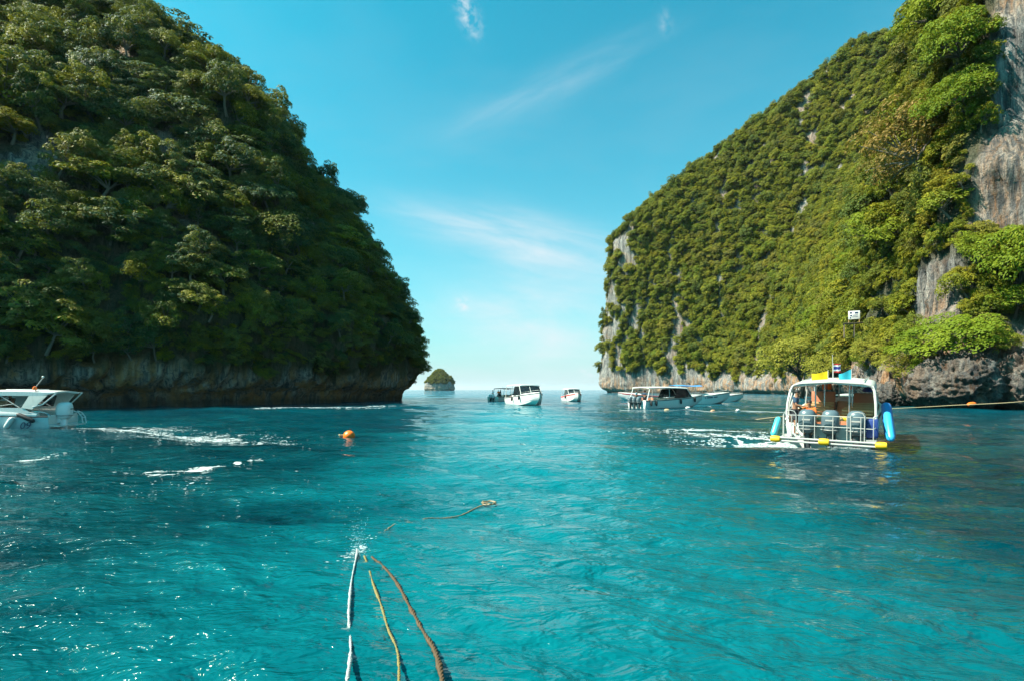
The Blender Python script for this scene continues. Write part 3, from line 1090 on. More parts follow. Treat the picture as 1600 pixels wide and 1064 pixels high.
def plant_cliff(cl, n, size_fun, keep_fun, spacing, keys, weights, lean, name, cat, group, label_fun, stuff_name, stuff_label, bush_n, bush_size, rg):
    p, nr, u, sz = scatter(cl, n, rg, size_fun, keep_fun, spacing)
    sh = shown_size(cl, p, nr, sz)
    order = np.argsort(-sh)
    kidx = rg.choice(len(keys), len(p), p=np.array(weights) / sum(weights))
    firsts = {}
    stuff = ([], [], [], [])
    made = 0
    labels = ordinal_labels([(i, label_fun(p[i], u[i], sz[i], keys[kidx[i]]), p[i]) for i in order[:TREE_LIMIT] if sh[i] > 0])
    for i in order:
        rot = tree_rot(nr[i], lean * rg.uniform(0.6, 1.3), rg.uniform(0, 6.28))
        key = keys[kidx[i]]
        s3 = (sz[i] * rg.uniform(0.8, 1.3), sz[i] * rg.uniform(0.8, 1.3), sz[i] * rg.uniform(0.7, 1.25))
        if made < TREE_LIMIT and sh[i] > 0:
            t = make_tree(name, key, p[i], rot, s3, labels[i], cat, group)
            if t.children[0].data not in [x.data for x in firsts.setdefault(key, [])]:
                firsts[key].append(t.children[0])
            made += 1
        else:
            stuff[0].append(p[i])
            stuff[1].append(rot)
            stuff[2].append(s3)
            stuff[3].append(kidx[i])
    bp, bn, bu, bv = cl.sample(bush_n, rg)
    ok = (bv > rg.uniform(0.25, 0.8, bush_n)) & keep_fun(bp, bu)
    for i in np.nonzero(ok)[0]:
        s = bush_size(bp[i], bu[i]) * rg.uniform(0.5, 1.0) * (1.8 if rg.random() < .12 else 1.0)
        stuff[0].append(bp[i] - Vector(bn[i]) * s * 0.35)
        stuff[1].append(tree_rot(bn[i], 1.0, rg.uniform(0, 6.28)))
        stuff[2].append((s * rg.uniform(.7, 1.4), s * rg.uniform(.7, 1.4), s * rg.uniform(.6, 1.2)))
        stuff[3].append(rg.integers(len(keys)))
    flat_list, first_at = [], []
    for k in keys:
        first_at.append(len(flat_list))
        flat_list += firsts[k]
    pick = [first_at[k] + int(rg.integers(len(firsts[keys[k]]))) for k in stuff[3]]
    instance_stuff(stuff_name, stuff[0], stuff[1], stuff[2], pick, flat_list, stuff_label)


# --- shaded cliff
def lsize(p, u, rg):
    d = np.linalg.norm(p, axis=1)
    s = rg.uniform(0.95, 2.05, len(p)) + np.where(rg.random(len(p)) < 0.16, rg.uniform(0.6, 1.7, len(p)), 0)
    return s * np.clip(0.75 + p[:, 2] / 90, 0.7, 1.15)


def lkeep(p, u):
    return (u > 0.9) & (u < 8.3)


def llabel(p, u, s, key):
    z = p[2]
    band = ('just above the waterline rock' if z < 12 else 'low on the shaded cliff' if z < 22 else
            'halfway up the shaded cliff' if z < 36 else 'high on the shaded cliff' if z < 50 else 'on the sunlit upper slope')
    return f"{size_word(s, 1.5, 2.4)} {SHAPE_WORDS[key]} tree {band}"


plant_cliff(left, 12000, lsize, lkeep, 0.8, ['round', 'umbrella', 'layered', 'airy'], [6, 1, 4, 2], 0.55, 'rainforest_tree', 'tree',
            'trees growing on the shaded cliff', llabel, 'undergrowth', 'dense dark undergrowth between the trees of the shaded cliff', 5200, lambda p, u: 0.95, np.random.default_rng(61))


# --- sunlit cliff
def rsize(p, u, rg):
    near = np.clip((6.5 - u) / 2.5, 0, 1)
    s = 0.9 + 2.3 * rg.random(len(p)) ** 2.2 + np.where(rg.random(len(p)) < 0.05, rg.uniform(0.6, 1.8, len(p)), 0)
    return s * (1 - 0.38 * near)


SIGN = (61.6, 92.2, 14.2)


def rkeep(p, u):
    sign = np.hypot(p[:, 0] - SIGN[0], p[:, 1] - SIGN[1] + 1.5)
    return (u > 1.0) & (u < 13.2) & ~((sign < 4.8) & (p[:, 2] > SIGN[2] - 3.0) & (p[:, 2] < SIGN[2] + 5))


def rlabel(p, u, s, key):
    z = p[2]
    if u < 6.2:
        place = 'on the near buttress'
        band = 'low' if z < 14 else 'lower middle' if z < 25 else 'upper middle' if z < 38 else 'high'
    else:
        place = 'behind the notice board' if u < 7.6 else 'in the sunlit bay' if u < 9.6 else 'on the headland face' if u < 11.5 else 'at the sheer headland edge'
        band = 'low' if z < 40 else 'halfway up' if z < 100 else 'high'
    return f"{size_word(s, 1.7, 2.6)} {SHAPE_WORDS[key]} bush {band} {place}"


plant_cliff(right, 56000, rsize, rkeep, 0.8, ['dome', 'mound', 'tuft'], [4, 3, 2], 0.6, 'cliff_bush', 'bush',
            'bushes growing on the sunlit cliff', rlabel, 'cliff_foliage', 'continuous green growth covering the sunlit cliff', 26000,
            lambda p, u: 1.0 if u < 6.3 else 1.7, np.random.default_rng(62))


# --- trees that stand out one by one
def seat(px, py, cl=None, inset=0.0):
    """the rock met by a line of sight from the photographer's place"""
    d = Vector(((px - 800) / 800, 1, (608.5 - py) / 800)).normalized()
    loc, nr, i, dist = (cl or right).bvh.ray_cast(CAMV, d)
    return loc + d * inset, nr


def lone(px, py, key, size, name, label, lean=0.5, spin=0.0, inset=0.3):
    loc, nr = seat(px, py, right, inset)
    if nr.dot(loc - CAMV) > 0:
        nr = -nr
    return make_tree(name, key, loc, tree_rot(nr, lean, spin), size, label, 'tree', 'single trees along the sunlit shore')


make_tree('shore_tree', 'olive', (73.0, 129.5, 0.6), tree_rot((-.8, -.5, 0), 0.15, 0.4), (10.0, 10.0, 8.6), 'great rounded olive green tree hanging over the water behind the white roofed speedboat', 'tree', 'single trees along the sunlit shore')
make_tree('shore_tree', 'olive', (70.0, 112.0, 2.0), tree_rot((-.8, -.5, 0), 0.2, 2.4), (5.0, 5.0, 4.8), 'olive green tree at the water between the great rounded one and the notice board', 'tree', 'single trees along the sunlit shore')
lone(1292, 530, 'broad', (5.6, 5.6, 6.0), 'shore_tree', 'bright green tree with a dark forked trunk beside the white notice board', 0.4, 1.0)
lone(1452, 290, 'rusty', (6.6, 6.6, 6.2), 'shore_tree', 'great rusty brown budding tree high on the near buttress', 0.6, 0.2)
lone(1400, 300, 'rusty', (4.6, 4.6, 4.6), 'shore_tree', 'smaller rusty tree low beside the great rusty one on the buttress', 0.7, 2.1)
lone(1385, 395, 'spray', (5.6, 5.6, 5.2), 'shore_tree', 'wide bright green tree spreading above the dark hollow', 0.75, 0.7)
lone(1345, 425, 'broad', (4.4, 4.4, 4.4), 'shore_tree', 'bright tree on the slope above the notice board', 0.6, 1.7)
lone(1578, 462, 'spray', (5.4, 5.4, 5.6), 'shore_tree', 'broad leaved tree leaning on a dark trunk before the pale rock wall', 0.95, 2.4)
lone(1520, 425, 'spray', (3.2, 3.2, 3.2), 'shore_tree', 'light green tree clinging to the streaked rock wall', 0.9, 0.5)
lone(1478, 560, 'broad', (3.9, 3.9, 2.7), 'shore_tree', 'vivid green bush crowning the big grey boulder by the water', 0.5, 0.9)
lone(1530, 548, 'broad', (2.5, 2.5, 2.0), 'shore_tree', 'vivid green bush next to the one crowning the big boulder', 0.5, 2.9)
lone(1585, 500, 'spray', (3.2, 3.2, 2.8), 'shore_tree', 'yellow green bush under the leaning broad leaved tree', 0.6, 1.9)
lone(1425, 572, 'broad', (2.5, 2.5, 2.3), 'shore_tree', 'green bush on the brown rocks between the notice board and the big boulder', 0.5, 0.1)
lone(1365, 570, 'olive', (3.0, 3.0, 2.7), 'shore_tree', 'olive bush on the orange rock below the notice board', 0.5, 1.1)
lone(1500, 130, 'broad', (4.6, 4.6, 5.0), 'shore_tree', 'bright yellow green tree beside the top of the pale rock wall', 0.6, 0.3)
lone(1475, 60, 'broad', (4.4, 4.4, 4.8), 'shore_tree', 'bright tree at the very top beside the pale rock wall', 0.6, 1.3)
lone(1505, 200, 'broad', (3.6, 3.6, 4.2), 'shore_tree', 'bright tree against the edge of the pale wall, behind the great rusty tree', 0.6, 2.3)


lone(1400, 592, 'olive', (2.6, 2.6, 2.0), 'shore_tree', 'low olive bush over the brown rocks nearest the speedboat roof', 0.6, 2.0)
lone(1440, 596, 'broad', (2.0, 2.0, 1.6), 'shore_tree', 'small vivid bush over the brown rocks, seaward of the crowned boulder', 0.6, 2.7)
lone(1345, 590, 'broad', (2.8, 2.8, 2.4), 'shore_tree', 'green bush overhanging the water right below the notice board', 0.6, 0.6)
lone(1560, 560, 'olive', (2.2, 2.2, 1.8), 'shore_tree', 'dull green bush above the dark boulder by the mooring line', 0.6, 0.6)


# --- boulders at the waterline
def boulder(loc, r, seed, label):
    bm = bmesh.new()
    bmesh.ops.create_icosphere(bm, subdivisions=6, radius=1.0)
    v = np.array([x.co[:] for x in bm.verts])
    f = np.array([[q.index for q in x.verts] for x in bm.faces])
    bm.free()
    w_ = v * np.array(r)
    rr = float(np.mean(r))
    d = 0.34 * fbm(v * 1.2 + seed, 4, seed) * rr + 0.26 * rr * (1 - 2.4 * np.abs(fbm(v * 1.9 + seed, 5, seed + 5, 0.6))) + 0.13 * rr * (1 - 2.4 * np.abs(fbm(v * 5.0, 4, seed + 9, 0.6))) + 0.035 * rr * (1 - 2.4 * np.abs(fbm(v * 14.0, 3, seed + 19)))
    w_ = w_ + v * d[:, None]
    low = np.clip((w_[:, 2] + loc[2] - 0.9) / 1.3, -1, 0)
    w_[:, :2] *= (1 + 0.25 * low)[:, None]         # undercut by the sea
    o = link('boulder', np_mesh('boulder', w_, f, [M['rock_boulder']]), None, loc)
    return props(o, label, 'boulder', 'boulders along the sunlit shore')


boulder((51.0, 59.0, 2.3), (3.4, 3.2, 2.8), 3, 'big undercut grey boulder at the water under the vivid green bush')
boulder((57.6, 57.4, 2.6), (2.8, 2.8, 3.4), 4, 'dark grey boulder where the mooring line reaches the rocks')
boulder((53.6, 70.5, 0.9), (2.6, 2.6, 2.0), 5, 'brown boulder deeper in the shore beyond the big undercut one')
boulder((58.6, 82.0, 0.7), (2.4, 2.4, 1.8), 6, 'low dark boulder at the water beyond the stern of the speedboat')


# ------------------------------------------------------------------ people
def skin_body(name, verts, edges, radii, root, mat, parent, sub=1):
    me = bpy.data.meshes.new(name)
    me.from_pydata(verts, edges, [])
    o = bpy.data.objects.new(name, me)
    COL.objects.link(o)
    sk = o.modifiers.new('skin', 'SKIN')
    sk.use_smooth_shade = True
    for i, r_ in enumerate(radii):
        me.skin_vertices[0].data[i].radius = r_ if isinstance(r_, tuple) else (r_, r_)
        me.skin_vertices[0].data[i].use_root = (i == root)
    sb = o.modifiers.new('sub', 'SUBSURF')
    sb.levels = sb.render_levels = sub
    dg = bpy.context.evaluated_depsgraph_get()
    dg.update()
    m2 = bpy.data.meshes.new_from_object(o.evaluated_get(dg))
    o.modifiers.clear()
    o.data = m2
    m2.name = name
    m2.materials.clear()
    m2.materials.append(mat)
    o.parent = parent
    return o


def person(label, loc, rz, pose='stand', top='navy_shirt', bottom='shorts', group=None, fine=True):
    """a person: one skin body, shirt, shorts and hair on it; local x forward, z up, feet (or seat) at the origin"""
    t = thing('person', label, 'person', loc, rz, group)
    if pose == 'stand':          # turned half round, one arm out to the rail
        J = dict(pel=(0, 0, .90), wai=(0.01, 0, 1.06), che=(0.03, 0, 1.28), nec=(0.05, 0, 1.45), hd0=(0.075, 0, 1.53), hd1=(0.085, 0, 1.60), hd2=(0.07, 0, 1.68),
                 hl=(0, .09, .88), kl=(0.03, .11, .48), al=(-0.02, .12, .08), tl=(0.13, .13, .035),
                 hr=(0, -.09, .88), kr=(0.05, -.11, .48), ar=(0.0, -.12, .08), tr=(0.15, -.13, .035),
                 sl=(0.02, .17, 1.39), el=(0.03, .23, 1.12), wl=(0.20, .20, .98), ml=(0.27, .18, .96),
                 sr=(0.02, -.17, 1.39), er=(0.10, -.25, 1.14), wr=(0.32, -.20, 1.10), mr=(0.40, -.18, 1.09))
    else:                        # sitting, hands on the thighs
        J = dict(pel=(0, 0, .12), wai=(-0.01, 0, .27), che=(0.02, 0, .50), nec=(0.05, 0, .66), hd0=(0.08, 0, .735), hd1=(0.09, 0, .81), hd2=(0.075, 0, .89),
                 hl=(0.02, .10, .10), kl=(0.42, .13, .13), al=(0.42, .12, -.30), tl=(0.56, .13, -.33),
                 hr=(0.02, -.10, .10), kr=(0.42, -.13, .13), ar=(0.44, -.12, -.30), tr=(0.58, -.13, -.33),
                 sl=(0.01, .17, .60), el=(0.05, .23, .34), wl=(0.27, .17, .22), ml=(0.34, .15, .20),
                 sr=(0.01, -.17, .60), er=(0.05, -.23, .34), wr=(0.27, -.17, .22), mr=(0.34, -.15, .20))
    rad = dict(pel=(.145, .105), wai=(.125, .095), che=(.150, .105), nec=.055, hd0=(.066, .075), hd1=(.078, .092), hd2=(.060, .07), hl=.088, kl=.058, al=.036, tl=.030,
               hr=.088, kr=.058, ar=.036, tr=.030, sl=.060, el=.042, wl=.028, ml=.030, sr=.060, er=.042, wr=.028, mr=.030)
    E = [('pel', 'wai'), ('wai', 'che'), ('che', 'nec'), ('nec', 'hd0'), ('hd0', 'hd1'), ('hd1', 'hd2'), ('pel', 'hl'), ('hl', 'kl'), ('kl', 'al'), ('al', 'tl'),
         ('pel', 'hr'), ('hr', 'kr'), ('kr', 'ar'), ('ar', 'tr'), ('che', 'sl'), ('sl', 'el'), ('el', 'wl'), ('wl', 'ml'), ('che', 'sr'), ('sr', 'er'), ('er', 'wr'), ('wr', 'mr')]
    keys = list(J)
    verts = [J[k] for k in keys]
    edges = [(keys.index(a), keys.index(b)) for a, b in E]
    radii = [rad[k] for k in keys]
    if fine:
        for s in ('l', 'r'):     # four fingers and a thumb on each palm
            pm, wr_ = Vector(J['m' + s]), Vector(J['w' + s])
            d = (pm - wr_).normalized()
            side = Vector((0, 0, 1)).cross(d).normalized()
            for q, off in enumerate((-.030, -.010, .010, .030)):
                a = pm + side * off + d * 0.035
                b = a + d * (.030 + .006 * (q in (1, 2))) + Vector((0, 0, -.018))
                i0 = len(verts)
                verts += [tuple(a), tuple(b)]
                radii += [.0095, .008]
                edges += [(keys.index('m' + s), i0), (i0, i0 + 1)]
            th = pm - d * .02 + side * (.045 if s == 'r' else -.045)
            i0 = len(verts)
            verts += [tuple(th), tuple(th + d * .035)]
            radii += [.011, .009]
            edges += [(keys.index('w' + s), i0), (i0, i0 + 1)]
    body = skin_body('body', verts, edges, radii, 0, M['skin'], t)
    h1 = Vector(J['hd1'])
    f = MB()
    f.ball((h1.x + .088, 0, h1.z - .012), (.018, .014, .022), 1)                 # nose
    f.ball((h1.x + .0, .080, h1.z - .01), (.018, .010, .030), 1)                 # ears
    f.ball((h1.x + .0, -.080, h1.z - .01), (.018, .010, .030), 1)
    f.build('face', M['skin'], body)
    e = MB()
    for s in (-1, 1):
        e.ball((h1.x + .080, s * .030, h1.z + .012), (.008, .012, .007), 1)
    e.box((h1.x + .082, 0, h1.z - .048), (.010, .042, .007))
    e.build('eyes_and_mouth', M['black'], body)
    hm = MB()
    hm.ball((h1.x - .020, 0, h1.z + .045), (.098, .092, .085), 2)
    hm.build('hair', M['hair'], t)

    def cloth(name, ks, es, grow, mat):
        vs = [J[k] for k in ks]
        rr = []
        for k in ks:
            r_ = rad[k]
            rr.append(tuple(x + grow for x in r_) if isinstance(r_, tuple) else r_ + grow)
        return skin_body(name, vs, [(ks.index(a), ks.index(b)) for a, b in es], rr, 0, M[mat], t)
    J['ul'] = tuple(Vector(J['sl']).lerp(Vector(J['el']), .75))
    J['ur'] = tuple(Vector(J['sr']).lerp(Vector(J['er']), .75))
    J['ql'] = tuple(Vector(J['hl']).lerp(Vector(J['kl']), .9))
    J['qr'] = tuple(Vector(J['hr']).lerp(Vector(J['kr']), .9))
    J['cn'] = tuple(Vector(J['che']).lerp(Vector(J['nec']), .75))
    rad['ul'] = rad['ur'] = .050
    rad['ql'] = rad['qr'] = .070
    rad['cn'] = .066
    cloth('shirt', ['wai', 'che', 'cn', 'sl', 'ul', 'sr', 'ur'], [('wai', 'che'), ('che', 'cn'), ('che', 'sl'), ('sl', 'ul'), ('che', 'sr'), ('sr', 'ur')], .018, top)
    cloth('shorts', ['pel', 'hl', 'ql', 'hr', 'qr'], [('pel', 'hl'), ('hl', 'ql'), ('pel', 'hr'), ('hr', 'qr')], .016, bottom)
    return t


# ------------------------------------------------------------------ boats (local x forward from the transom, y to port, z up from the waterline)
def half_beam(x, L, B, full=0.45, p=2.1):
    t = max(0.0, (x / L - full) / (1 - full))
    return max(0.02, B / 2 * (1 - t ** p)) * (0.95 + 0.05 * min(1, x / (0.3 * L)))


def hull(name, L, B, z_st, z_bw, draft, floor, mats, parent, deck_from, step=None):
    """an open hull with thick sides: white skin outside, deck inside"""
    n = 18
    rings = []
    for k in range(n):
        x = L * k / (n - 1)
        t = x / L
        b = half_beam(x, L, B)
        zs = z_st + (z_bw - z_st) * t ** 1.6
        rise = max(0, (t - 0.55) / 0.45) ** 2.0
        zc = 0.02 + (zs * 0.72 - 0.02) * rise
        zk = -draft + (draft + zs * 0.6) * max(0, (t - 0.6) / 0.4) ** 2.4
        bi = max(0.01, b - 0.10)
        fl = min(floor + 0.5 * rise * zs, zs - 0.04)
        bc = b * (0.90 - 0.25 * rise)
        rings.append([(x, b, zs), (x, b * 0.985 - 0.0 + 0.005, zs * 0.55 + zc * 0.45), (x, bc, zc), (x, 0, zk), (x, -bc, zc), (x, -b * 0.985 - 0.005, zs * 0.55 + zc * 0.45), (x, -b, zs),
                      (x, -bi, zs), (x, -bi, fl), (x, bi, fl), (x, bi, zs)])
    mb = MB()
    mb.loft(rings, 0)
    return mb.build(name, mats, parent, angle=30)


def foredeck(L, B, z_st, z_bw, x0, mat, parent, crown=0.22):
    rings = []
    for k in range(9):
        x = x0 + (L * 0.995 - x0) * k / 8
        b = half_beam(x, L, B) - 0.03
        zs = z_st + (z_bw - z_st) * (x / L) ** 1.6 + 0.015
        up = crown * (1 - ((x - x0) / (L - x0)) ** 2)
        top = [(x, b * math.cos(a), zs + up * math.sin(a)) for a in [math.pi * q / 8 for q in range(9)]]
        rings.append(top + [(x, -b * .96, zs - 0.05), (x, b * .96, zs - 0.05)])
    mb = MB()
    mb.loft(rings)
    return mb.build('foredeck', mat, parent, angle=50)


def rub_rail(L, B, z_st, z_bw, mat, parent, r=0.035, dz=-0.05):
    mb = MB()
    for s in (1, -1):
        pts = []
        for k in range(15):
            x = L * k / 14
            pts.append((x, s * (half_beam(x, L, B) + 0.012), z_st + (z_bw - z_st) * (x / L) ** 1.6 + dz))
        mb.tube(pts, r, 6)
    return mb.build('rub_rail', mat, parent)


def outboard(parent, x, y, z, cowl_mat, scale=1.0, tilt=0.0):
    """an outboard engine on the transom: leg and bracket, cowling, propeller below"""
    s = scale
    leg = MB()
    leg.box((x - .10 * s, y, z - .12 * s), (.20 * s, .24 * s, .30 * s), bev=.03 * s)
    leg.box((x - .28 * s, y, z - .38 * s), (.26 * s, .16 * s, .75 * s), bev=.04 * s)
    leg.box((x - .34 * s, y, z - .78 * s), (.44 * s, .26 * s, .025 * s), bev=.008 * s)
    leg.tube([(x - .60 * s, y, z - .96 * s), (x - .45 * s, y, z - .96 * s), (x - .15 * s, y, z - .96 * s), (x - .04 * s, y, z - .96 * s)], [.05 * s, .075 * s, .07 * s, .02 * s], 10)
    leg.box((x - .30 * s, y, z - .95 * s), (.20 * s, .03 * s, .40 * s), bev=.01)
    o = leg.build('outboard_motor', M['darkgrey'], parent)
    cw = MB()
    rings = []
    for h, sx, sy, ox in ((-.08, .20, .15, 0), (0.0, .27, .215, 0), (.18, .30, .245, -.01), (.36, .305, .25, -.015), (.50, .29, .235, -.02), (.60, .25, .20, -.03), (.655, .17, .13, -.04), (.665, .06, .05, -.05)):
        ring = []
        for q in range(16):
            a = 2 * math.pi * q / 16
            ca, sa = math.cos(a), math.sin(a)
            rr = (abs(ca) ** 3.2 + abs(sa) ** 3.2) ** (-1 / 3.2)
            ring.append((x - .28 * s + (ox + ca * rr * sx) * s, y + sa * rr * sy * s, z + (h) * s))
        rings.append(ring)
    cw.loft(rings)
    c = cw.build('cowling', cowl_mat, o, angle=60)
    bd = MB()
    bd.tube([(x - .28 * s + math.cos(a) * .318 * s, y + math.sin(a) * .262 * s, z + .06 * s) for a in [2 * math.pi * q / 20 for q in range(20)]], .012 * s, 5, closed=True)
    bd.box((x - .595 * s, y, z + .36 * s), (.012 * s, .22 * s, .045 * s))
    bd.build('cowl_trim', M['tube_white'] if cowl_mat is M['cowl'] else M['darkgrey'], o)
    pr = MB()
    for q in range(3):
        a = 2 * math.pi * q / 3
        ca, sa = math.cos(a), math.sin(a)
        pr.slab([(x - .62 * s, y + .03 * s * ca, z - .96 * s + .03 * s * sa), (x - .64 * s, y + .17 * s * math.cos(a - .4), z - .96 * s + .17 * s * math.sin(a - .4)),
                 (x - .58 * s, y + .17 * s * math.cos(a + .4), z - .96 * s + .17 * s * math.sin(a + .4))], (1, 0, 0), .015 * s)
    pr.build('propeller', M['steel'], o)
    return o


def fender(name, label, p0, p1, r, mat, group, cat='fender', parent=None):
    """a sausage fender hanging between two points"""
    p0, p1 = Vector(p0), Vector(p1)
    d = (p1 - p0)
    L = d.length
    u = d / L
    t = parent
    pts = [p0, p0 + u * r * .15, p0 + u * r * .5, p0 + u * r * 1.1, p0 + u * (L - r * 1.1), p0 + u * (L - r * .5), p0 + u * (L - r * .15), p1]
    mb = MB()
    mb.tube(pts, [r * .25, r * .5, r * .82, r, r, r * .82, r * .5, r * .25], 14)
    o = mb.build(name, mat)
    if parent:
        o.parent = parent
    else:
        props(o, label, cat, group)
    return o


def hang(root, p):
    """a point of a boat in the world"""
    return Matrix.Translation(root.location) @ root.rotation_euler.to_matrix().to_4x4() @ Vector(p)


def pole(name, pts, r, mat, parent, n=7):
    mb = MB()
    mb.tube(pts, r, n)
    return mb.build(name, mat, parent)


def bench(parent, x, w, y0, z, mat, back=True, slat=True):
    """a cross bench: slatted wooden seat on a vinyl base with a back"""
    b = MB()
    b.box((x, y0, z - .18), (.42, w, .34), bev=.02)
    o = b.build('bench', mat, parent)
    for k in range(3):
        sl = MB()
        sl.box((x - .15 + .15 * k, y0, z + .012), (.12, w * .98, .022), bev=.004)
        sl.build('slat', M['wood'] if slat else M['vinyl_cream'], o)
    if back:
        for q in range(3):
            k = MB()
            k.box((x + .19 + .012 * q, y0, z + .10 + .125 * q), (.035, w, .085), rot=(0, .12, 0), bev=.01)
            k.build('backrest_slat', M['wood'] if slat else mat, o)
    return o


def rope(name, label, pts, r, mat, group=None, cat='rope', strands=True, seed=0):
    """a laid rope: lumpy tube along a smooth path"""
    P = [Vector(p) for p in pts]
    fine = []
    for k in range(len(P) - 1):
        a, b, c, d = P[max(k - 1, 0)], P[k], P[k + 1], P[min(k + 2, len(P) - 1)]
        L = (c - b).length
        m_ = max(4, int(L / (r * 1.6)))
        m_ = min(m_, 220)
        for q in range(m_):
            t = q / m_
            fine.append(0.5 * ((2 * b) + (c - a) * t + (2 * a - 5 * b + 4 * c - d) * t * t + (3 * b - a - 3 * c + d) * t ** 3))
    fine.append(P[-1])
    g = random.Random(seed)
    rs = []
    lump = 0
    for k in range(len(fine)):
        lump = (lump * .8 + g.gauss(0, .17)) if strands else 0
        rs.append(r * max(.6, 1 + .10 * math.sin(k * 2.2) + lump + (g.uniform(-.15, .2) if strands else 0)))
    mb = MB()
    if strands:
        dist, prev = 0.0, None
        run = [0.0]
        for p, q in zip(fine, fine[1:]):
            run.append(run[-1] + (q - p).length)
        for st in range(3):
            pts_ = []
            for k, p in enumerate(fine):
                t = (fine[min(k + 1, len(fine) - 1)] - fine[max(k - 1, 0)]).normalized()
                a_ = t.cross(Vector((0, 0, 1)))
                a_ = a_.normalized() if a_.length > .05 else Vector((1, 0, 0))
                b_ = t.cross(a_)
                w_ = run[k] / (r * 10.0) * 6.283 + st * 2.094
                pts_.append(p + (a_ * math.cos(w_) + b_ * math.sin(w_)) * rs[k] * .52)
            mb.tube(pts_, [x * .58 for x in rs], 6)
    else:
        mb.tube(fine, rs, 8)
    o = mb.build(name, mat, None, angle=70)
    return props(o, label, cat, group)


def flag(name_label, base, top, cloth_pts, mats, group='flags on the speedboat roof', stripes=None):
    """a pole with a cloth; stripes splits the cloth into bands of its own"""
    t = thing('flag', name_label, 'flag', base, 0, group)
    b = Vector(base)
    pole('pole', [(0, 0, 0), Vector(top) - b], .012, M['tube_white'], t)
    h0, h1, out = cloth_pts          # lower and upper height on the pole, fly vector
    out = Vector(out)
    bands = stripes or [(0, 1, mats)]
    for f0, f1, mt in bands:
        mb = MB()
        n = 9
        V, F = [], []
        for k in range(n + 1):
            s = k / n
            wv = Vector((0.05 * math.sin(s * 6.0), 0.05 * math.cos(s * 5.0), 0.02 * math.sin(s * 7)))
            for f in (f0, f1):
                z = h0 + (h1 - h0) * f
                V.append((Vector((0, 0, z)) + out * s + wv * s))
        th = Vector((0, 0.004, 0))
        m2 = len(V)
        V2 = [v + th for v in V]
        for k in range(n):
            a = 2 * k
            F.append((a, a + 2, a + 3, a + 1))
            F.append((m2 + a, m2 + a + 1, m2 + a + 3, m2 + a + 2))
            F.append((a, m2 + a, m2 + a + 2, a + 2))
            F.append((a + 1, a + 3, m2 + a + 3, m2 + a + 1))
        mb._add(V + V2, F)
        mb.build('cloth', mt, t)
    return t


# ------------------------------------------------------------------ the speedboat leaving, seen from astern
H1 = R(90 - 37)
B1 = thing('speedboat', 'white speedboat seen from astern with three grey outboards, brown benches and a white roof', 'boat', (11.75, 19.0, 0.10), H1)
B1.rotation_euler = (R(0.8), R(-2.0), H1)
L1, W1 = 11.0, 3.0
hull('hull', L1, W1, 1.12, 1.5, 0.35, 0.42, M['gelcoat'], B1, 6)
foredeck(L1, W1, 1.12, 1.5, 7.0, M['gelcoat'], B1)
rub_rail(L1, W1, 1.12, 1.5, M['black'], B1, .04, -.07)
o = MB()
o.box((0.03, 0, 0.45), (.10, W1 * .93, .74), bev=.03)
o.build('transom', M['gelcoat'], B1)
o = MB()          # swim platform frame behind the engines
for x_, z_ in ((-.98, .34), (-.98, .22), (-.55, .30)):
    o.tube([(x_, -W1 * .53, z_), (x_, W1 * .53, z_)], .035 if x_ < -.9 else .025, 8)
for y_ in (-1.5, -.75, -.3, .35, .9, 1.5):
    o.tube([(.0, y_ * .95, .34), (-.98, y_, .30)], .025, 6)
for s in (-1, 1):
    o.slab([(0.05, s * 1.46, .40), (-.98, s * 1.46, .36), (-.98, s * 1.16, .36), (0.05, s * 1.16, .40)], (0, 0, -1), .05)
o.build('swim_platform', M['tube_white'], B1)
for y_, lab in ((1.62, None), (.06, None), (-1.60, None)):
    f_ = MB()
    f_.tube([(-.985, y_ - .17, .28), (-.985, y_ - .15, .28), (-.985, y_ - .05, .28), (-.985, y_ + .05, .28), (-.985, y_ + .15, .28), (-.985, y_ + .17, .28)], [.06, .11, .125, .125, .11, .06], 12)
    f_.build('float', M['yellow'], B1)
for y_ in (.66, -.08, -.86):
    outboard(B1, .02, y_, .60, M['cowl'], 1.18)
o = MB()
o.box((-.15, -1.32, .76), (.46, .36, .66), bev=.06)
o.box((-.385, -1.32, .84), (.012, .14, .12))
o.build('fuel_drum', M['navy'], B1)
# rail of tubes round the engines
o = MB()
for z_ in (.80, 1.18):
    o.tube([(-.10, -1.45, z_), (-.86, -1.38, z_), (-.88, 0, z_ + .015), (-.86, 1.38, z_), (-.10, 1.45, z_)], 0.017, 7)
for y_ in (-1.38, -1.02, -.62, -.20, .36, .72, 1.10, 1.38):
    o.tube([(-.87, y_, .30), (-.87, y_, 1.18)], .014, 6)
for y_ in (-.93, 1.15):
    o.tube([(-.89, y_ - .20, .34), (-.90, y_ - .20, 1.22), (-.90, y_ - .14, 1.33), (-.90, y_, 1.37), (-.90, y_ + .14, 1.33), (-.90, y_ + .20, 1.22), (-.89, y_ + .20, .34)], 0.017, 7)
o.build('stern_rail', M['tube_white'], B1)
# benches, aisle
for k, x_ in enumerate((1.5, 2.6, 3.7, 4.8)):
    bench(B1, x_, 1.02, .78, .88 + .03 * k, M['vinyl'])
    bench(B1, x_, 1.02, -.78, .88 + .03 * k, M['vinyl'])
o = MB()
o.box((6.0, .78, 1.25), (.35, .95, 1.1), bev=.04)
o.build('console', M['vinyl'], B1)
o = MB()
o.box((6.0, -.85, 1.22), (.40, .85, 1.05), bev=.04)
o.build('locker', M['vinyl'], B1)
o = MB()
o.box((6.4, 0, .98), (.25, .50, .75), bev=.05)
o.build('cabin_door', M['vinyl_tan'], B1)
o = MB()
o.box((3.4, 0, .45), (5.0, .54, .03), bev=.006)
o.build('aisle', M['gelcoat'], B1)
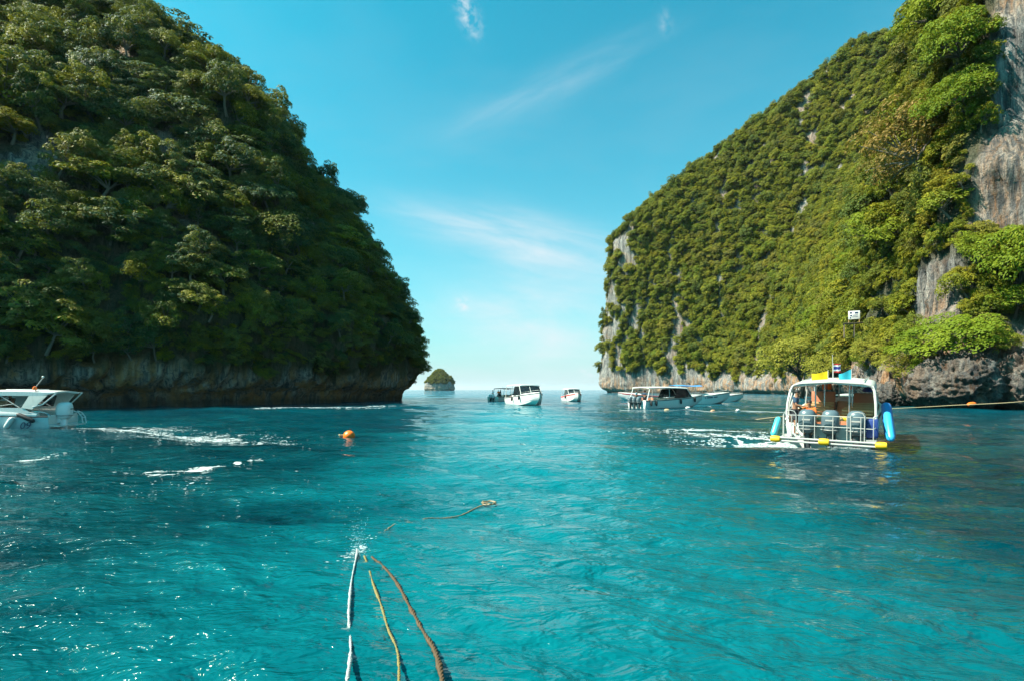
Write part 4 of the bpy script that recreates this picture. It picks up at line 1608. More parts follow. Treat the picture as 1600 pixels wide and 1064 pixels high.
# windscreen
o = MB()
for s in (-1, 1):
    o.slab([(6.9, s * .22, 1.50), (6.9, s * 1.22, 1.46), (6.5, s * 1.15, 2.04), (6.5, s * .22, 2.10)], (1, 0, .5), .02)
o.build('windscreen', M['clear_glass'], B1)
o = MB()
for y_ in (-1.24, -.22, .22, 1.24):
    o.tube([(6.93, y_, 1.42), (6.5, y_ * .95, 2.2)], .03, 6)
o.tube([(6.93, -1.24, 1.46), (6.95, 0, 1.52), (6.93, 1.24, 1.46)], .03, 6)
o.build('windscreen_frame', M['gelcoat'], B1)
# roof: a shallow crowned shell with rolled sides
rings = []
for k in range(12):
    x_ = 0.55 + 6.6 * k / 11
    w_ = 1.36 * (1 - .12 * (k / 11) ** 2)
    zt = 2.13 + .10 * math.sin(math.pi * min(1, k / 9)) + .03 * k / 11
    top = [(x_, w_ * math.cos(a) * (1.0 if abs(math.cos(a)) < .99 else 1), zt + .25 * max(0, math.sin(a)) ** .62) for a in [math.pi * q / 12 for q in range(13)]]
    top = [(x_, w_ + .01, zt - .14)] + top + [(x_, -w_ - .01, zt - .14)]
    under = [(x_, -w_ + .05, zt - .10), (x_, -w_ + .10, zt + .06), (x_, 0, zt + .19), (x_, w_ - .10, zt + .06), (x_, w_ - .05, zt - .10)]
    rings.append(top + under)
o = MB()
o.loft(rings)
rf = o.build('roof', M['gelcoat'], B1, angle=50)
o = MB()
o.tube([(.55, -1.33, 2.10), (.53, -1.24, 2.24), (.53, -1.0, 2.31), (.53, 0, 2.37), (.53, 1.0, 2.31), (.53, 1.24, 2.24), (.55, 1.33, 2.10)], .035, 8)
for s in (-1, 1):
    o.tube([(.9, s * 1.0, 2.42), (5.0, s * 1.0, 2.50)], .018, 6)
    for x_ in (1.0, 2.4, 3.8, 5.0):
        o.tube([(x_, s * 1.0, 2.26), (x_, s * 1.0, 2.46)], .014, 5)
o.build('roof_rail', M['tube_white'], rf)
for s in (-1, 1):
    nm = pole('roof_post', [(.02, s * 1.42, .92), (.25, s * 1.40, 1.6), (.50, s * 1.35, 2.06), (.62, s * 1.27, 2.20), (.75, s * 1.10, 2.27)], .045, M['tube_white'], B1, 9)
    pole('roof_post', [(.30, s * 1.40, .95), (.55, s * 1.38, 1.6), (.9, s * 1.30, 2.10)], .03, M['tube_white'], B1, 8)
    pole('roof_post', [(1.05, s * .55, .45), (1.05, s * .56, 2.30)], .028, M['steel'], B1, 8)
    pole('roof_post', [(3.6, s * .50, .45), (3.6, s * .50, 2.36)], .025, M['steel'], B1, 8)
    pole('roof_post', [(4.3, s * 1.32, 1.05), (4.3, s * 1.22, 2.18)], .03, M['tube_white'], B1, 8)
# slanting side frame on the port quarter and rails to starboard
o = MB()
o.tube([(.45, 1.36, 1.10), (2.6, 1.34, 2.05)], .035, 7)
o.tube([(.45, 1.36, 1.32), (2.6, 1.34, 2.26)], .030, 7)
for q in range(5):
    x_ = .75 + .4 * q
    o.tube([(x_, 1.355, 1.23 + .176 * q), (x_, 1.355, 1.46 + .172 * q)], .02, 6)
o.build('boarding_ladder', M['tube_white'], B1)
o = MB()
for z_ in (1.35, 1.6):
    o.tube([(2.0, -1.36, z_ - .1), (3.0, -1.38, z_ + .12), (4.6, -1.36, z_ + .22), (6.3, -1.25, z_ + .2)], .022, 6)
o.build('side_rail', M['tube_white'], B1)
# cockpit clutter
o = MB()
for y_, z_, s_ in ((.85, .98, .26), (.35, .96, .2), (-.25, 1.0, .18)):
    o.ball((.35, y_, z_), (.22, s_, .10), 2)
o.build('rope_coil', M['rope_tan'], B1)
t_ = thing('life_vest', 'orange life vests hung under the roof of the speedboat with brown benches', 'life vest', tuple(hang(B1, (5.9, 0, 0))), H1)
for y_ in (-.30, .52, .72):
    o = MB()
    o.box((.05, y_, 2.06), (.14, .17, .34), bev=.05)
    o.build('vest', M['life_orange'], t_)
o = MB()
o.box((.62, -.42, 1.0), (.32, .62, .18), bev=.07)
ob = o.build('folded_vest', M['yellow'])
ob.location = tuple(B1.location)
ob.rotation_euler = B1.rotation_euler
props(ob, 'yellow folded life vest lying behind the middle outboard of the speedboat', 'life vest')
o = MB()
o.lathe([(.05, 0), (.20, .02), (.22, .10), (.14, .20), (.02, .24)], c=(5.9, -.95, 1.80), n=14)
ob = o.build('bucket', M['navy'])
ob.location = tuple(B1.location)
ob.rotation_euler = B1.rotation_euler
props(ob, 'blue plastic tub upside down on the brown locker of the speedboat', 'tub')


def fend_w(p0, p1, r, mat, label, group, name='boat_fender'):
    return fender(name, label, hang(B1, p0), hang(B1, p1), r, mat, group)


fend_w((-.05, 1.66, 1.02), (-.55, 1.78, .32), .115, M['teal_fender'], 'turquoise sausage fender on the port quarter of the leaving speedboat', 'fenders of the leaving speedboat')
fend_w((.55, -1.72, 1.30), (-.35, -1.86, .38), .13, M['blue_fender'], 'bright blue sausage fender nearest the stern on the starboard side of the speedboat', 'fenders of the leaving speedboat')
fend_w((1.9, -1.66, 1.55), (.75, -1.84, .30), .17, M['stripe_blue'], 'dark blue fat fender behind the bright blue one on the speedboat', 'fenders of the leaving speedboat')
# flags and aerial on the roof
pole('aerial', [(2.6, .12, 2.34), (2.6, .14, 3.45)], .010, M['tube_white'], B1, 5)
fb = hang(B1, (2.55, .10, 2.35))
flag('small national flag in red, white and blue stripes on the speedboat roof', tuple(fb), tuple(fb + Vector((0, 0, .75))), (.36, .72, (.36, .05, .02)),
     None, stripes=[(0, .17, M['red_cloth']), (.17, .34, M['white_cloth']), (.34, .66, M['flag_blue']), (.66, .83, M['white_cloth']), (.83, 1, M['red_cloth'])])
fb = hang(B1, (1.9, .22, 2.32))
flag('bright yellow flag blown out beside the mast on the speedboat roof', tuple(fb), tuple(fb + Vector((0, 0, .50))), (.12, .46, (-.60, .05, -.12)), M['yellow_cloth'])
fb = hang(B1, (1.9, -.55, 2.30))
flag('teal flag drooping from a short leaning pole on the speedboat roof', tuple(fb), tuple(fb + Vector((.03, 0, .56))), (.10, .54, (-.42, .05, -.20)), M['teal_cloth'])
o = MB()
o.lathe([(.10, 0), (.10, .05), (.06, .14), (.01, .16)], c=(1.95, -.12, 2.34), n=12)
o.build('roof_beacon', M['orange'], B1)
person('person in a navy shirt standing at the port rail of the leaving speedboat', tuple(hang(B1, (.10, 1.12, .36))), H1 + R(-95), 'stand', 'navy_shirt', 'shorts')
pp = hang(B1, (.0, .62, .36))
person('person in an orange vest bending low behind the first outboard of the speedboat', tuple(pp + Vector((0, 0, .42))), H1 + R(180), 'sit', 'life_orange', 'shorts')

# ------------------------------------------------------------------ the cabin boat numbered 09, leaving the frame
B2 = thing('cabin_cruiser', 'white cabin boat numbered 09 with a raked roof and one white outboard', 'boat', (-24.95, 28.5, 0.10), math.pi + 0.2)
L2, W2 = 9.0, 2.7
hull('hull', L2, W2, 0.66, 1.25, 0.3, 0.35, M['gelcoat_waterlit'], B2, 5)
o = MB()      # white upper shell with a bevelled sheer
for s in (1, -1):
    a, b = [], []
    for k in range(12):
        x_ = .5 + (L2 * .97 - .5) * k / 11
        zs = .66 + .59 * (x_ / L2) ** 1.6
        hb = half_beam(x_, L2, W2)
        a.append([(x_, s * (hb + .02), zs - .02), (x_, s * (hb + .03), zs + .10), (x_, s * (hb - .03), zs + .22), (x_, s * (hb - .20), zs + .25), (x_, s * (hb - .20), zs - .02)])
    o.loft(a)
o.build('gunwale', M['gelcoat'], B2)
rub_rail(L2, W2, .66, 1.25, M['black'], B2, .03, .0)
foredeck(L2, W2, .90, 1.45, 5.3, M['gelcoat'], B2)
o = MB()      # roof with raked rear edge
rings = []
for k in range(9):
    x_ = -.15 + 5.2 * k / 8
    w_ = 1.05
    zt = 1.86 + .16 * math.sin(math.pi * min(1, .15 + k / 8 * .8))
    rings.append([(x_, w_, zt - .06)] + [(x_, w_ * math.cos(a), zt + .10 * math.sin(a)) for a in [math.pi * q / 8 for q in range(9)]] + [(x_, -w_, zt - .06), (x_, -w_ + .06, zt - .05), (x_, 0, zt + .03), (x_, w_ - .06, zt - .05)])
o.loft(rings)
rf2 = o.build('roof', M['gelcoat'], B2, angle=50)
o = MB()
o.box((1.7, 0, 2.10), (1.5, .9, .07), bev=.02)
o.build('roof_hatch', M['gelcoat'], rf2)
for s in (1, -1):
    o = MB()      # side band under the roof edge
    o.slab([(-.32, s * 1.07, 1.96), (4.6, s * 1.07, 2.0), (4.6, s * 1.09, 1.80), (.40, s * 1.09, 1.78)], (0, s, 0), .05)
    o.build('roof_side', M['gelcoat'], B2)
    o = MB()      # rear quarter panel slanting down from the roof
    o.slab([(.12, s * 1.085, 1.80), (.95, s * 1.085, 1.80), (1.22, s * 1.23, 1.14), (.72, s * 1.24, 1.06)], (0, s, 0), .05)
    o.build('quarter_panel', M['gelcoat_old'], B2)
    o = MB()
    o.tube([(-.30, s * 1.09, 1.93), (.30, s * 1.18, 1.32), (.72, s * 1.25, 1.18)], .035, 7)
    o.build('quarter_strut', M['gelcoat'], B2)
    o = MB()
    o.slab([(2.15, s * 1.075, 1.92), (3.0, s * 1.075, 1.95), (4.6, s * 1.17, 1.08), (2.9, s * 1.19, 1.06)], (0, s, 0), .05)
    o.build('front_pillar', M['gelcoat_waterlit'], B2)
    o = MB()
    o.slab([(1.15, s * 1.22, 1.14), (4.9, s * 1.18, 1.20), (5.0, s * 1.20, .88), (.75, s * 1.27, .86)], (0, s, 0), .04)
    o.build('side_panel', M['gelcoat'], B2)
    pole('window_strut', [(1.35, s * 1.20, 1.16), (2.3, s * 1.10, 1.80)], .025, M['tube_white'], B2)
    pole('window_strut', [(1.6, s * 1.17, 1.36), (2.7, s * 1.18, 1.18)], .022, M['tube_white'], B2)
o = MB()
o.slab([(5.0, -1.0, 1.95), (5.0, 1.0, 1.95), (6.3, 1.0, 1.30), (6.3, -1.0, 1.30)], (.5, 0, 1), .02)
o.build('windscreen', M['glass'], B2)
o = MB()
o.box((2.6, 0, .75), (.5, 1.5, .6), bev=.05)
o.box((2.9, 0, 1.25), (.12, 1.5, .5), bev=.04)
o.build('bench', M['vinyl_cream'], B2)
o = MB()
o.box((.02, 0, .50), (.08, 2.45, .50), bev=.03)
o.build('transom', M['gelcoat'], B2)
ob2 = outboard(B2, .06, .45, .62, M['cowl_white'], 1.2)
ob2.data.materials[0] = M['cowl_white']
o = MB()
o.slab([(.0, -1.15, .20), (-.45, -1.15, .16), (-.45, 1.15, .16), (.0, 1.15, .20)], (0, 0, -1), .05)
for q in (0, 1):
    z_ = .16
    pts = [(-.02, -1.15 + .3 * q, .88), (-.22, -1.18 + .3 * q, .80), (-.40, -1.18 + .3 * q, .55), (-.46, -1.16 + .3 * q, .18)]
    o.tube(pts, .035, 7)
for x_, z_ in ((-.15, .83), (-.31, .7), (-.41, .5)):
    o.tube([(x_, -1.17, z_), (x_, -.86, z_)], .022, 6)
o.build('swim_platform', M['gelcoat'], B2)
o = MB()
o.tube([(.75, 1.24, .95), (.2, 1.26, .90), (-.05, 1.15, .72)], .03, 7)
o.tube([(.75, -1.24, .95), (.2, -1.26, .90), (-.05, -1.15, .72)], .03, 7)
o.build('stern_rail', M['steel'], B2)
pole('flag_mast', [(.52, .95, .55), (.80, .92, 2.22), (.45, .90, 2.75)], .022, M['tube_white'], B2)
o = MB()
o.lathe([(.09, 0), (.10, .06), (.07, .16), (.01, .19)], c=(.82, .92, 2.10), n=12)
o.build('roof_beacon', M['orange'], rf2)
o = MB()
o.ball((.45, .90, 2.78), .06, 2)
o.build('mast_light', M['gelcoat'], B2)
fender('boat_fender', 'white and black fender hanging over the side of the 09 boat', hang(B2, (1.48, 1.46, .66)), hang(B2, (1.80, 1.48, .06)), .13, M['gelcoat'], 'fenders of the 09 boat')
fender('boat_fender', 'long black fender lying slantwise on the stern corner of the 09 boat', hang(B2, (1.30, 1.46, .84)), hang(B2, (.50, 1.46, .42)), .11, M['black'], 'fenders of the 09 boat')


def lettering(txt, size, pos, rot, mat, parent, shear=0.25, name='hull_number'):
    cu = bpy.data.curves.new(name, 'FONT')
    cu.body = txt
    cu.size = size
    cu.shear = shear
    cu.extrude = 0.004
    cu.align_x = 'CENTER'
    to = bpy.data.objects.new(name, cu)
    COL.objects.link(to)
    dg = bpy.context.evaluated_depsgraph_get()
    me = bpy.data.meshes.new_from_object(to.evaluated_get(dg))
    bpy.data.objects.remove(to)
    me.materials.clear()
    me.materials.append(mat)
    o = link(name, me, parent)
    o.location = pos
    o.rotation_euler = rot
    return o


lettering('09', .50, (1.02, 1.335, .05), (R(90), 0, R(180)), M['ink'], B2)
pb = hang(B2, (2.1, .55, .98))
person('person in dark clothes sitting under the roof of the 09 boat', tuple(pb), R(200), 'sit', 'dark_shirt', 'shorts')


# ------------------------------------------------------------------ boats farther out
def tour_boat(label, loc, heading, L=9.5, B=3.0, z_st=.85, z_bw=1.55, roof=(1.0, 6.3), roof_z=2.25, roof_mat='gelcoat', hull_mat='gelcoat', cabin=True, engines=2, eng='cowl_white',
              awning=None, fenders=(), fender_side=1, stripe=None, group='speedboats anchored in the mouth of the bay', text_bar=False, rails=True):
    t = thing('tour_boat', label, 'boat', loc, heading, group)
    hull('hull', L, B, z_st, z_bw, .35, .40, M[hull_mat], t, 6)
    fx = roof[1] + .6 if roof else L * .5
    foredeck(L, B, z_st, z_bw, fx, M[hull_mat], t, .25)
    rub_rail(L, B, z_st, z_bw, M['black'] if stripe is None else M[stripe], t, .04, -.08)
    mb = MB()
    mb.box((.03, 0, z_st * .5 + .1), (.10, B * .92, z_st * .8), bev=.03)
    mb.build('transom', M[hull_mat], t)
    if roof:
        x0, x1 = roof
        rings = []
        for k in range(9):
            x = x0 + (x1 - x0) * k / 8
            w = (half_beam(x, L, B) - .12) * (1 - .10 * k / 8)
            zt = roof_z + .12 * math.sin(math.pi * min(1, .2 + .75 * k / 8))
            rings.append([(x, w, zt - .07)] + [(x, w * math.cos(a), zt + .13 * math.sin(a) ** .7) for a in [math.pi * q / 8 for q in range(9)]] + [(x, -w, zt - .07), (x, -w + .06, zt - .05), (x, 0, zt + .05), (x, w - .06, zt - .05)])
        mb = MB()
        mb.loft(rings)
        r_ = mb.build('roof', M[roof_mat], t, angle=50)
        wf = half_beam(x1, L, B) - .2
        zs = z_st + (z_bw - z_st) * ((x1 + .6) / L) ** 1.6
        if cabin:
            mb = MB()
            mb.slab([(x1 + .75, -wf * .95, zs + .12), (x1 + .75, wf * .95, zs + .12), (x1 - .15, wf * .92, roof_z + .02), (x1 - .15, -wf * .92, roof_z + .02)], (1, 0, .6), .03)
            mb.build('windscreen', M['glass'], t)
            for s in (1, -1):
                mb = MB()
                mb.slab([(x1 + .70, s * wf * .98, zs + .05), (x1 - .15, s * wf * .95, roof_z), (x1 - 1.9, s * (wf + .02), roof_z - .06), (x1 - 2.5, s * (wf + .1), zs - .10)], (0, s, 0), .03)
                mb.build('side_window', M['glass'], t)
                mb = MB()
                mb.tube([(x1 + .78, s * wf * .97, zs + .08), (x1 - .15, s * wf * .94, roof_z + .03)], .045, 6)
                mb.build('windscreen_pillar', M['gelcoat'], t)
            mb = MB()
            mb.tube([(x1 + .78, 0, zs + .12), (x1 - .13, 0, roof_z + .05)], .03, 6)
            mb.build('windscreen_pillar', M['gelcoat'], t)
        for s in (1, -1):
            pole('roof_post', [(x0 - .35, s * (B / 2 - .14), z_st), (x0 + .15, s * (B / 2 - .2), roof_z - .02)], .05, M['gelcoat'], t)
            pole('roof_post', [((x0 + x1) / 2, s * (B / 2 - .14), z_st + .05), ((x0 + x1) / 2, s * (B / 2 - .24), roof_z)], .035, M['tube_white'], t)
        mb = MB()
        for s in (-.4, .1, .5):
            mb.tube([(x0 + 1.6, s, roof_z + .18), (x0 + 1.6, s, roof_z + .50 + .2 * s)], .015, 5)
        mb.build('aerial', M['tube_white'], r_)
        for k, x in enumerate((x0 + .6, x0 + 1.7, x0 + 2.8)):
            bench(t, x, B * .32, B * .25, .86, M['vinyl_cream' if k else 'vinyl'], True, False)
            bench(t, x, B * .32, -B * .25, .86, M['vinyl_cream' if k else 'vinyl'], True, False)
    if awning:
        x0, x1, z = awning
        mb = MB()
        w = B / 2 - .15
        rings = []
        for k in range(6):
            x = x0 + (x1 - x0) * k / 5
            zz = z + .06 * math.sin(k * 1.3)
            rings.append([(x, w, zz), (x, w * .5, zz + .12), (x, 0, zz + .16), (x, -w * .5, zz + .12), (x, -w, zz), (x, 0, zz + .12)])
        mb.loft(rings)
        mb.build('awning', M['blue_cloth'], t)
        for s in (1, -1):
            for x in (x0 + .1, x1 - .1):
                pole('awning_post', [(x, s * (w - .02), z_st), (x, s * (w - .04), z)], .025, M['tube_white'], t)
    for k in range(engines):
        outboard(t, -.04, (k - (engines - 1) / 2) * .72, .70, M[eng], 1.0)
    if rails:
        mb = MB()
        for s in (1, -1):
            pts = []
            for k in range(7):
                x = L * (.66 + .32 * k / 6)
                pts.append((x, s * max(.05, half_beam(x, L, B) - .12), z_st + (z_bw - z_st) * (x / L) ** 1.6 + .35))
            mb.tube(pts, .02, 5)
            for p in pts[::2]:
                mb.tube([(p[0], p[1], p[2] - .36), p], .016, 5)
        mb.build('bow_rail', M['steel'], t)
    if stripe:
        mb = MB()
        for s in (1, -1):
            a = []
            for k in range(12):
                x = .1 + (L * .9) * k / 11
                b = half_beam(x, L, B) + .012
                zs = z_st + (z_bw - z_st) * (x / L) ** 1.6
                a.append([(x, s * b, zs - .16), (x, s * b, zs - .26), (x, s * (b - .02), zs - .26), (x, s * (b - .02), zs - .16)])
            mb.loft(a)
        mb.build('hull_stripe', M[stripe], t)
    if text_bar:
        mb = MB()
        g = random.Random(3)
        x = L * .72
        while x > L * .50:
            wl = g.uniform(.10, .20)
            b = half_beam(x - wl / 2, L, B)
            zs = (z_st + (z_bw - z_st) * (x / L) ** 1.6) * .74
            dy = half_beam(x - wl, L, B) - half_beam(x, L, B)
            mb.box((x - wl / 2, -b - .02, zs), (wl, .02, .17), rot=(0, 0, math.atan2(dy, wl)))
            x -= wl + (.05 if g.random() < .8 else .22)
        mb.build('hull_lettering', M['ink'], t)
    M4 = Matrix.Translation(Vector(loc)) @ Matrix.Rotation(heading, 4, 'Z')
    for k, (fx_, lab) in enumerate(fenders):
        b = half_beam(fx_, L, B) + .16
        zs = z_st + (z_bw - z_st) * (fx_ / L) ** 1.6
        fender('boat_fender', lab, M4 @ Vector((fx_, fender_side * b, zs - .05)), M4 @ Vector((fx_, fender_side * (b + .02), zs - .68)), .13, M['black'], 'black fenders of the anchored boats')
    return t


# white cruiser, bow towards us
HC = math.atan2(-0.955, 0.30)
TC = tour_boat('white cabin speedboat with its bow towards us in the gap between the cliffs', (0.6, 79.5, 0), HC, L=10.5, B=3.9, z_st=1.05, z_bw=1.85, roof=(.8, 6.4), roof_z=2.75,
               fenders=((7.0, 'black fender nearer the bow of the white boat in the gap'), (4.6, 'black fender nearer the stern of the white boat in the gap')), fender_side=-1, engines=2)
# the boat behind it, stern towards us, with people aboard
HD = math.atan2(0.75, 0.66)
TD = tour_boat('tour boat under a dark awning, half hidden behind the white boat in the gap', (-3.6, 96.5, 0), HD, L=9, B=3.0, roof=(1.6, 5.6), roof_z=2.3, roof_mat='darkgrey', hull_mat='gelcoat_old', cabin=False, engines=2)
for k, (x, y, top) in enumerate(((.9, .8, 'teal_shirt'), (1.0, -.5, 'life_orange'), (2.2, .2, 'dark_shirt'))):
    MD = Matrix.Translation(Vector(TD.location)) @ Matrix.Rotation(HD, 4, 'Z')
    person(['person in a light blue top aboard the boat under the dark awning', 'person in an orange vest aboard the boat under the dark awning', 'person in black beneath the dark awning'][k],
           tuple(MD @ Vector((x, y, .42))), HD + 2.5 + k, 'stand', top, 'shorts', None, False)
# small boat alone near the horizon
TE = tour_boat('small white boat with a red side alone near the horizon', (11.0, 100.5, 0), math.atan2(-.99, .14), L=7.5, B=3.0, z_st=.95, z_bw=1.65, roof=(.8, 4.4), roof_z=2.25,
               fenders=((4.2, 'black fender on the small boat near the horizon'),), fender_side=-1, engines=1, stripe='red_cloth')
# moored by the sunlit cliff
HF = math.atan2(0.50, 0.86)
TF = tour_boat('white speedboat with a long roof moored nearest us before the sunlit headland', (14.9, 61.2, 0), HF, L=11.5, B=3.2, z_st=.95, z_bw=1.55, roof=(.6, 7.4), roof_z=2.35,
               fenders=((.7, 'black fender at the stern corner of the long roofed boat'), (1.5, 'black fender just ahead of the stern corner of the long roofed boat'),
                        (5.6, 'black fender amidships on the long roofed boat'), (8.6, 'black fender near the bow of the long roofed boat')), fender_side=-1, engines=3, eng='cowl')
MF = Matrix.Translation(Vector(TF.location)) @ Matrix.Rotation(HF, 4, 'Z')
for k, (x, y, top) in enumerate(((.5, .5, 'teal_shirt'), (.7, -.6, 'navy_shirt'), (1.3, 0, 'life_orange'))):
    person(['person in a light blue top in the stern of the long roofed boat', 'person in a navy shirt in the stern of the long roofed boat', 'person in an orange vest in the stern of the long roofed boat'][k],
           tuple(MF @ Vector((x, y, .42))), HF + 2 + 1.4 * k, 'stand', top, 'shorts', None, False)
TG = tour_boat('open white speedboat with a blue awning and dark hull lettering behind the long roofed boat', (24.0, 78.5, 0), math.atan2(.20, .98), L=10.5, B=3.0, z_st=1.0, z_bw=1.85, roof=None, awning=(.6, 5.0, 2.75),
               engines=2, text_bar=True)
TH = tour_boat('red and white boat whose bow shows past the stern of the long roofed boat', (29.2, 101.0, 0), math.atan2(-.10, -.99), L=8.5, B=2.6, z_st=1.0, z_bw=1.7, roof=None, engines=1, hull_mat='gelcoat', stripe='red_cloth', rails=False)
TI = tour_boat('far white boat whose bow points out past the open white one', (33.5, 92.0, 0), math.atan2(.1, .99), L=8.5, B=2.6, z_st=.95, z_bw=1.5, roof=None, engines=1, rails=True)

# ------------------------------------------------------------------ buoys, lines, sign


def at_water(px, py):
    """where a line of sight through the photograph meets the water"""
    y = 800 * CAM_H / (py - 608.5)
    return Vector(((px - 800) / 800 * y, y, 0))


bp_ = at_water(546, 680)
t_ = thing('mooring_buoy', 'round orange mooring buoy floating alone in the bay', 'buoy', (bp_.x, bp_.y, float(wave_h([bp_.x], [bp_.y])[0])))
o = MB()
o.lathe([(.02, -.16), (.2, -.12), (.27, 0), (.285, .10), (.25, .20), (.17, .29), (.06, .335), (.01, .34)], n=20)
ob = o.build('float', M['buoy'], t_)
ob.rotation_euler = (0, R(-14), 0)
o = MB()
o.tube([(.05 + .06 * math.cos(a), 0, .36 + .06 * math.sin(a)) for a in [2 * math.pi * q / 10 for q in range(10)]], .015, 6, closed=True)
o.build('lifting_eye', M['black'], t_)
ta = at_water(532, 681)
rope('buoy_line', 'short tan line trailing from the round orange mooring buoy', [(bp_.x - .2, bp_.y - .1, .03), (bp_.x - .45, bp_.y - .15, .05), (ta.x, ta.y, .04), (ta.x - .2, ta.y + .6, -.1)], .03, M['rope_tan'])

# float line across the bay
FL = [(968, 640), (985, 641.5), (1042, 641.3), (1075, 640.5), (1114, 642.5), (1153, 642), (1200, 643.5), (1236, 645.5)]
pts = [at_water(*p) for p in FL]
rope('float_line', 'thin pale line of floats strung before the moored boats', [(p.x, p.y, .03 + float(wave_h([p.x], [p.y])[0])) for p in pts], .022, M['rope_white'], strands=False)
for k, (px, py, mt, lab) in enumerate(((1042, 641, 'rope_tan', 'tan float on the line nearest the stern of the long roofed boat'), (1075, 640, 'gelcoat', 'white float on the line below the long roofed boat bow'),
                                       (1114, 642, 'vinyl_tan', 'pinkish tan float on the line below the lettered white boat'), (1153, 642, 'gelcoat', 'white float on the line nearest the leaving speedboat'))):
    p = at_water(px, py)
    o = MB()
    o.tube([(-.28, 0, 0), (-.24, 0, 0), (-.12, 0, 0), (.12, 0, 0), (.24, 0, 0), (.28, 0, 0)], [.04, .11, .16, .16, .11, .04], 10)
    ob = o.build('line_float', M[mt])
    ob.location = (p.x, p.y, .08 + float(wave_h([p.x], [p.y])[0]))
    ob.rotation_euler = (0, 0, .2 * k)
    props(ob, lab, 'float', 'floats on the line before the moored boats')
# shore line to the rocks
sr = [Vector((17.0, 37.2, -.06)), Vector((19.5, 37.0, .26)), Vector((25, 37.5, .66)), Vector((32, 38.0, 1.0)), Vector((40, 38.5, 1.55)), Vector((52, 47, 3.2)), Vector((60, 57.5, 4.2))]
rope('shore_line', 'tan mooring line stretched low over the water to the shore rocks', sr, .030, M['rope_tan'], strands=False)
o = MB()
o.tube([(-.32, 0, 0), (-.28, 0, 0), (-.15, 0, 0), (.15, 0, 0), (.28, 0, 0), (.32, 0, 0)], [.04, .11, .15, .15, .11, .04], 10)
ob = o.build('line_float', M['orange'])
ob.location = (34.2, 38.1, 1.14)
ob.rotation_euler = (0, R(-6), .1)
props(ob, 'orange float threaded on the mooring line running to the shore rocks', 'float')
# sign on its ledge among the bushes
sx, sy_, sz_ = SIGN
t_ = thing('notice_board', 'white notice board with black marks standing on a small wooden deck among bushes', 'sign', (sx, sy_, sz_), R(-30))
o = MB()
o.box((0, 0, 1.35), (1.75, .08, 1.5), bev=.01)
o.build('board', M['sign'], t_)
o = MB()
for s in (-.8, .8):
    o.tube([(s, .08, -.3), (s, .08, 2.0)], .06, 7)
o.build('post', M['wood'], t_)
o = MB()
for a, b, c, d in ((-.5, 1.75, .35, .28), (.35, 1.72, .5, .3), (-.45, 1.25, .3, .22), (.2, 1.3, .7, .12), (.1, 1.0, .9, .10), (-.55, .85, .2, .25)):
    o.box((a, -.048, b), (c, .012, d))
o.build('notice_marks', M['ink'], t_)
t2 = thing('wooden_deck', 'small weathered wooden deck carrying the white notice board', 'deck', (sx, sy_, sz_ - .4), R(-30))
for k in range(8):
    o = MB()
    o.box((0, -.9 + .28 * k, .28), (3.4, .24, .06), bev=.01)
    o.build('plank', M['deck_wood'], t2)
for a in (-1.5, 0, 1.5):
    for b in (-.85, .9):
        o = MB()
        o.tube([(a, b, -2.2), (a, b, .24)], .07, 6)
        o.build('post', M['deck_wood'], t2)

# ------------------------------------------------------------------ mooring ropes of our own boat


def wz(x, y, up):
    return (x, y, float(wave_h([x], [y])[0]) + up)




def afloat(pix, ups):
    """a rope lying on the water, dipping in and out of it"""
    out = []
    for (px, py), up in zip(pix, ups):
        p = at_water(px, py)
        out.append(wz(p.x, p.y, up))
    return out


rope('mooring_rope', 'white rope running from our boat into a splash', [(-.35, .9, 1.25), (-.72, 2.2, .72), (-1.02, 3.1, .30)] + afloat(((548, 1050), (545, 985), (548, 940), (551, 915), (556, 885), (558, 862), (556, 840)), (.030, .026, .024, .014, .016, .004, -.06)), .0120, M['rope_white'],
     'ropes moored astern of our boat', seed=1)
rope('mooring_rope', 'thin weedy yellow rope between the white and brown ropes', [(-.15, .9, 1.15), (-.42, 2.2, .62), (-.68, 3.1, .22)] + afloat(((622, 1050), (606, 1000), (596, 965), (583, 930), (578, 905), (572, 882), (566, 858)), (.016, .012, .002, .012, -.006, .008, -.05)), .0110, M['rope_yellow'],
     'ropes moored astern of our boat', seed=2)
rope('mooring_rope', 'thick weedy brown rope slanting up to our boat', [(.05, .9, 1.12), (-.15, 2.2, .62), (-.38, 3.1, .26)] + afloat(((682, 1050), (660, 1005), (640, 965), (622, 930), (605, 905), (590, 885), (574, 862)), (.026, .020, .018, .012, .012, .004, -.06)), .0165, M['rope_brown'],
     'ropes moored astern of our boat', seed=3)
fr = [(560, 862), (580, 842), (600, 828), (622, 815), (645, 808), (668, 800), (690, 794), (720, 790), (745, 785.5), (764, 782)]
P = [at_water(*p) for p in fr]
rope('floating_rope', 'tan rope floating slack on the water beyond the splash', [(p.x, p.y, float(wave_h([p.x], [p.y])[0]) + (-.03, -.012, .004, -.008, .004, .012, .02, .022,   .03, .05)[k] - .014) for k, p in enumerate(P)], .0125, M['rope_wet'], seed=5)
o = MB()
g = random.Random(8)
c0 = at_water(764, 782)
for k in range(6):
    a = g.uniform(0, 6.28)
    o.tube([(c0.x + .14 * math.cos(a + q * .9), c0.y + .12 * math.sin(a + q * .9), .03 + .05 * g.random() + float(wave_h([c0.x], [c0.y])[0])) for q in range(5)], .014, 6)
ob = o.build('rope_end', M['rope_wet'])
props(ob, 'frayed tan rope end bunched on the water', 'rope end')

# ------------------------------------------------------------------ foam: thousands of small flecks


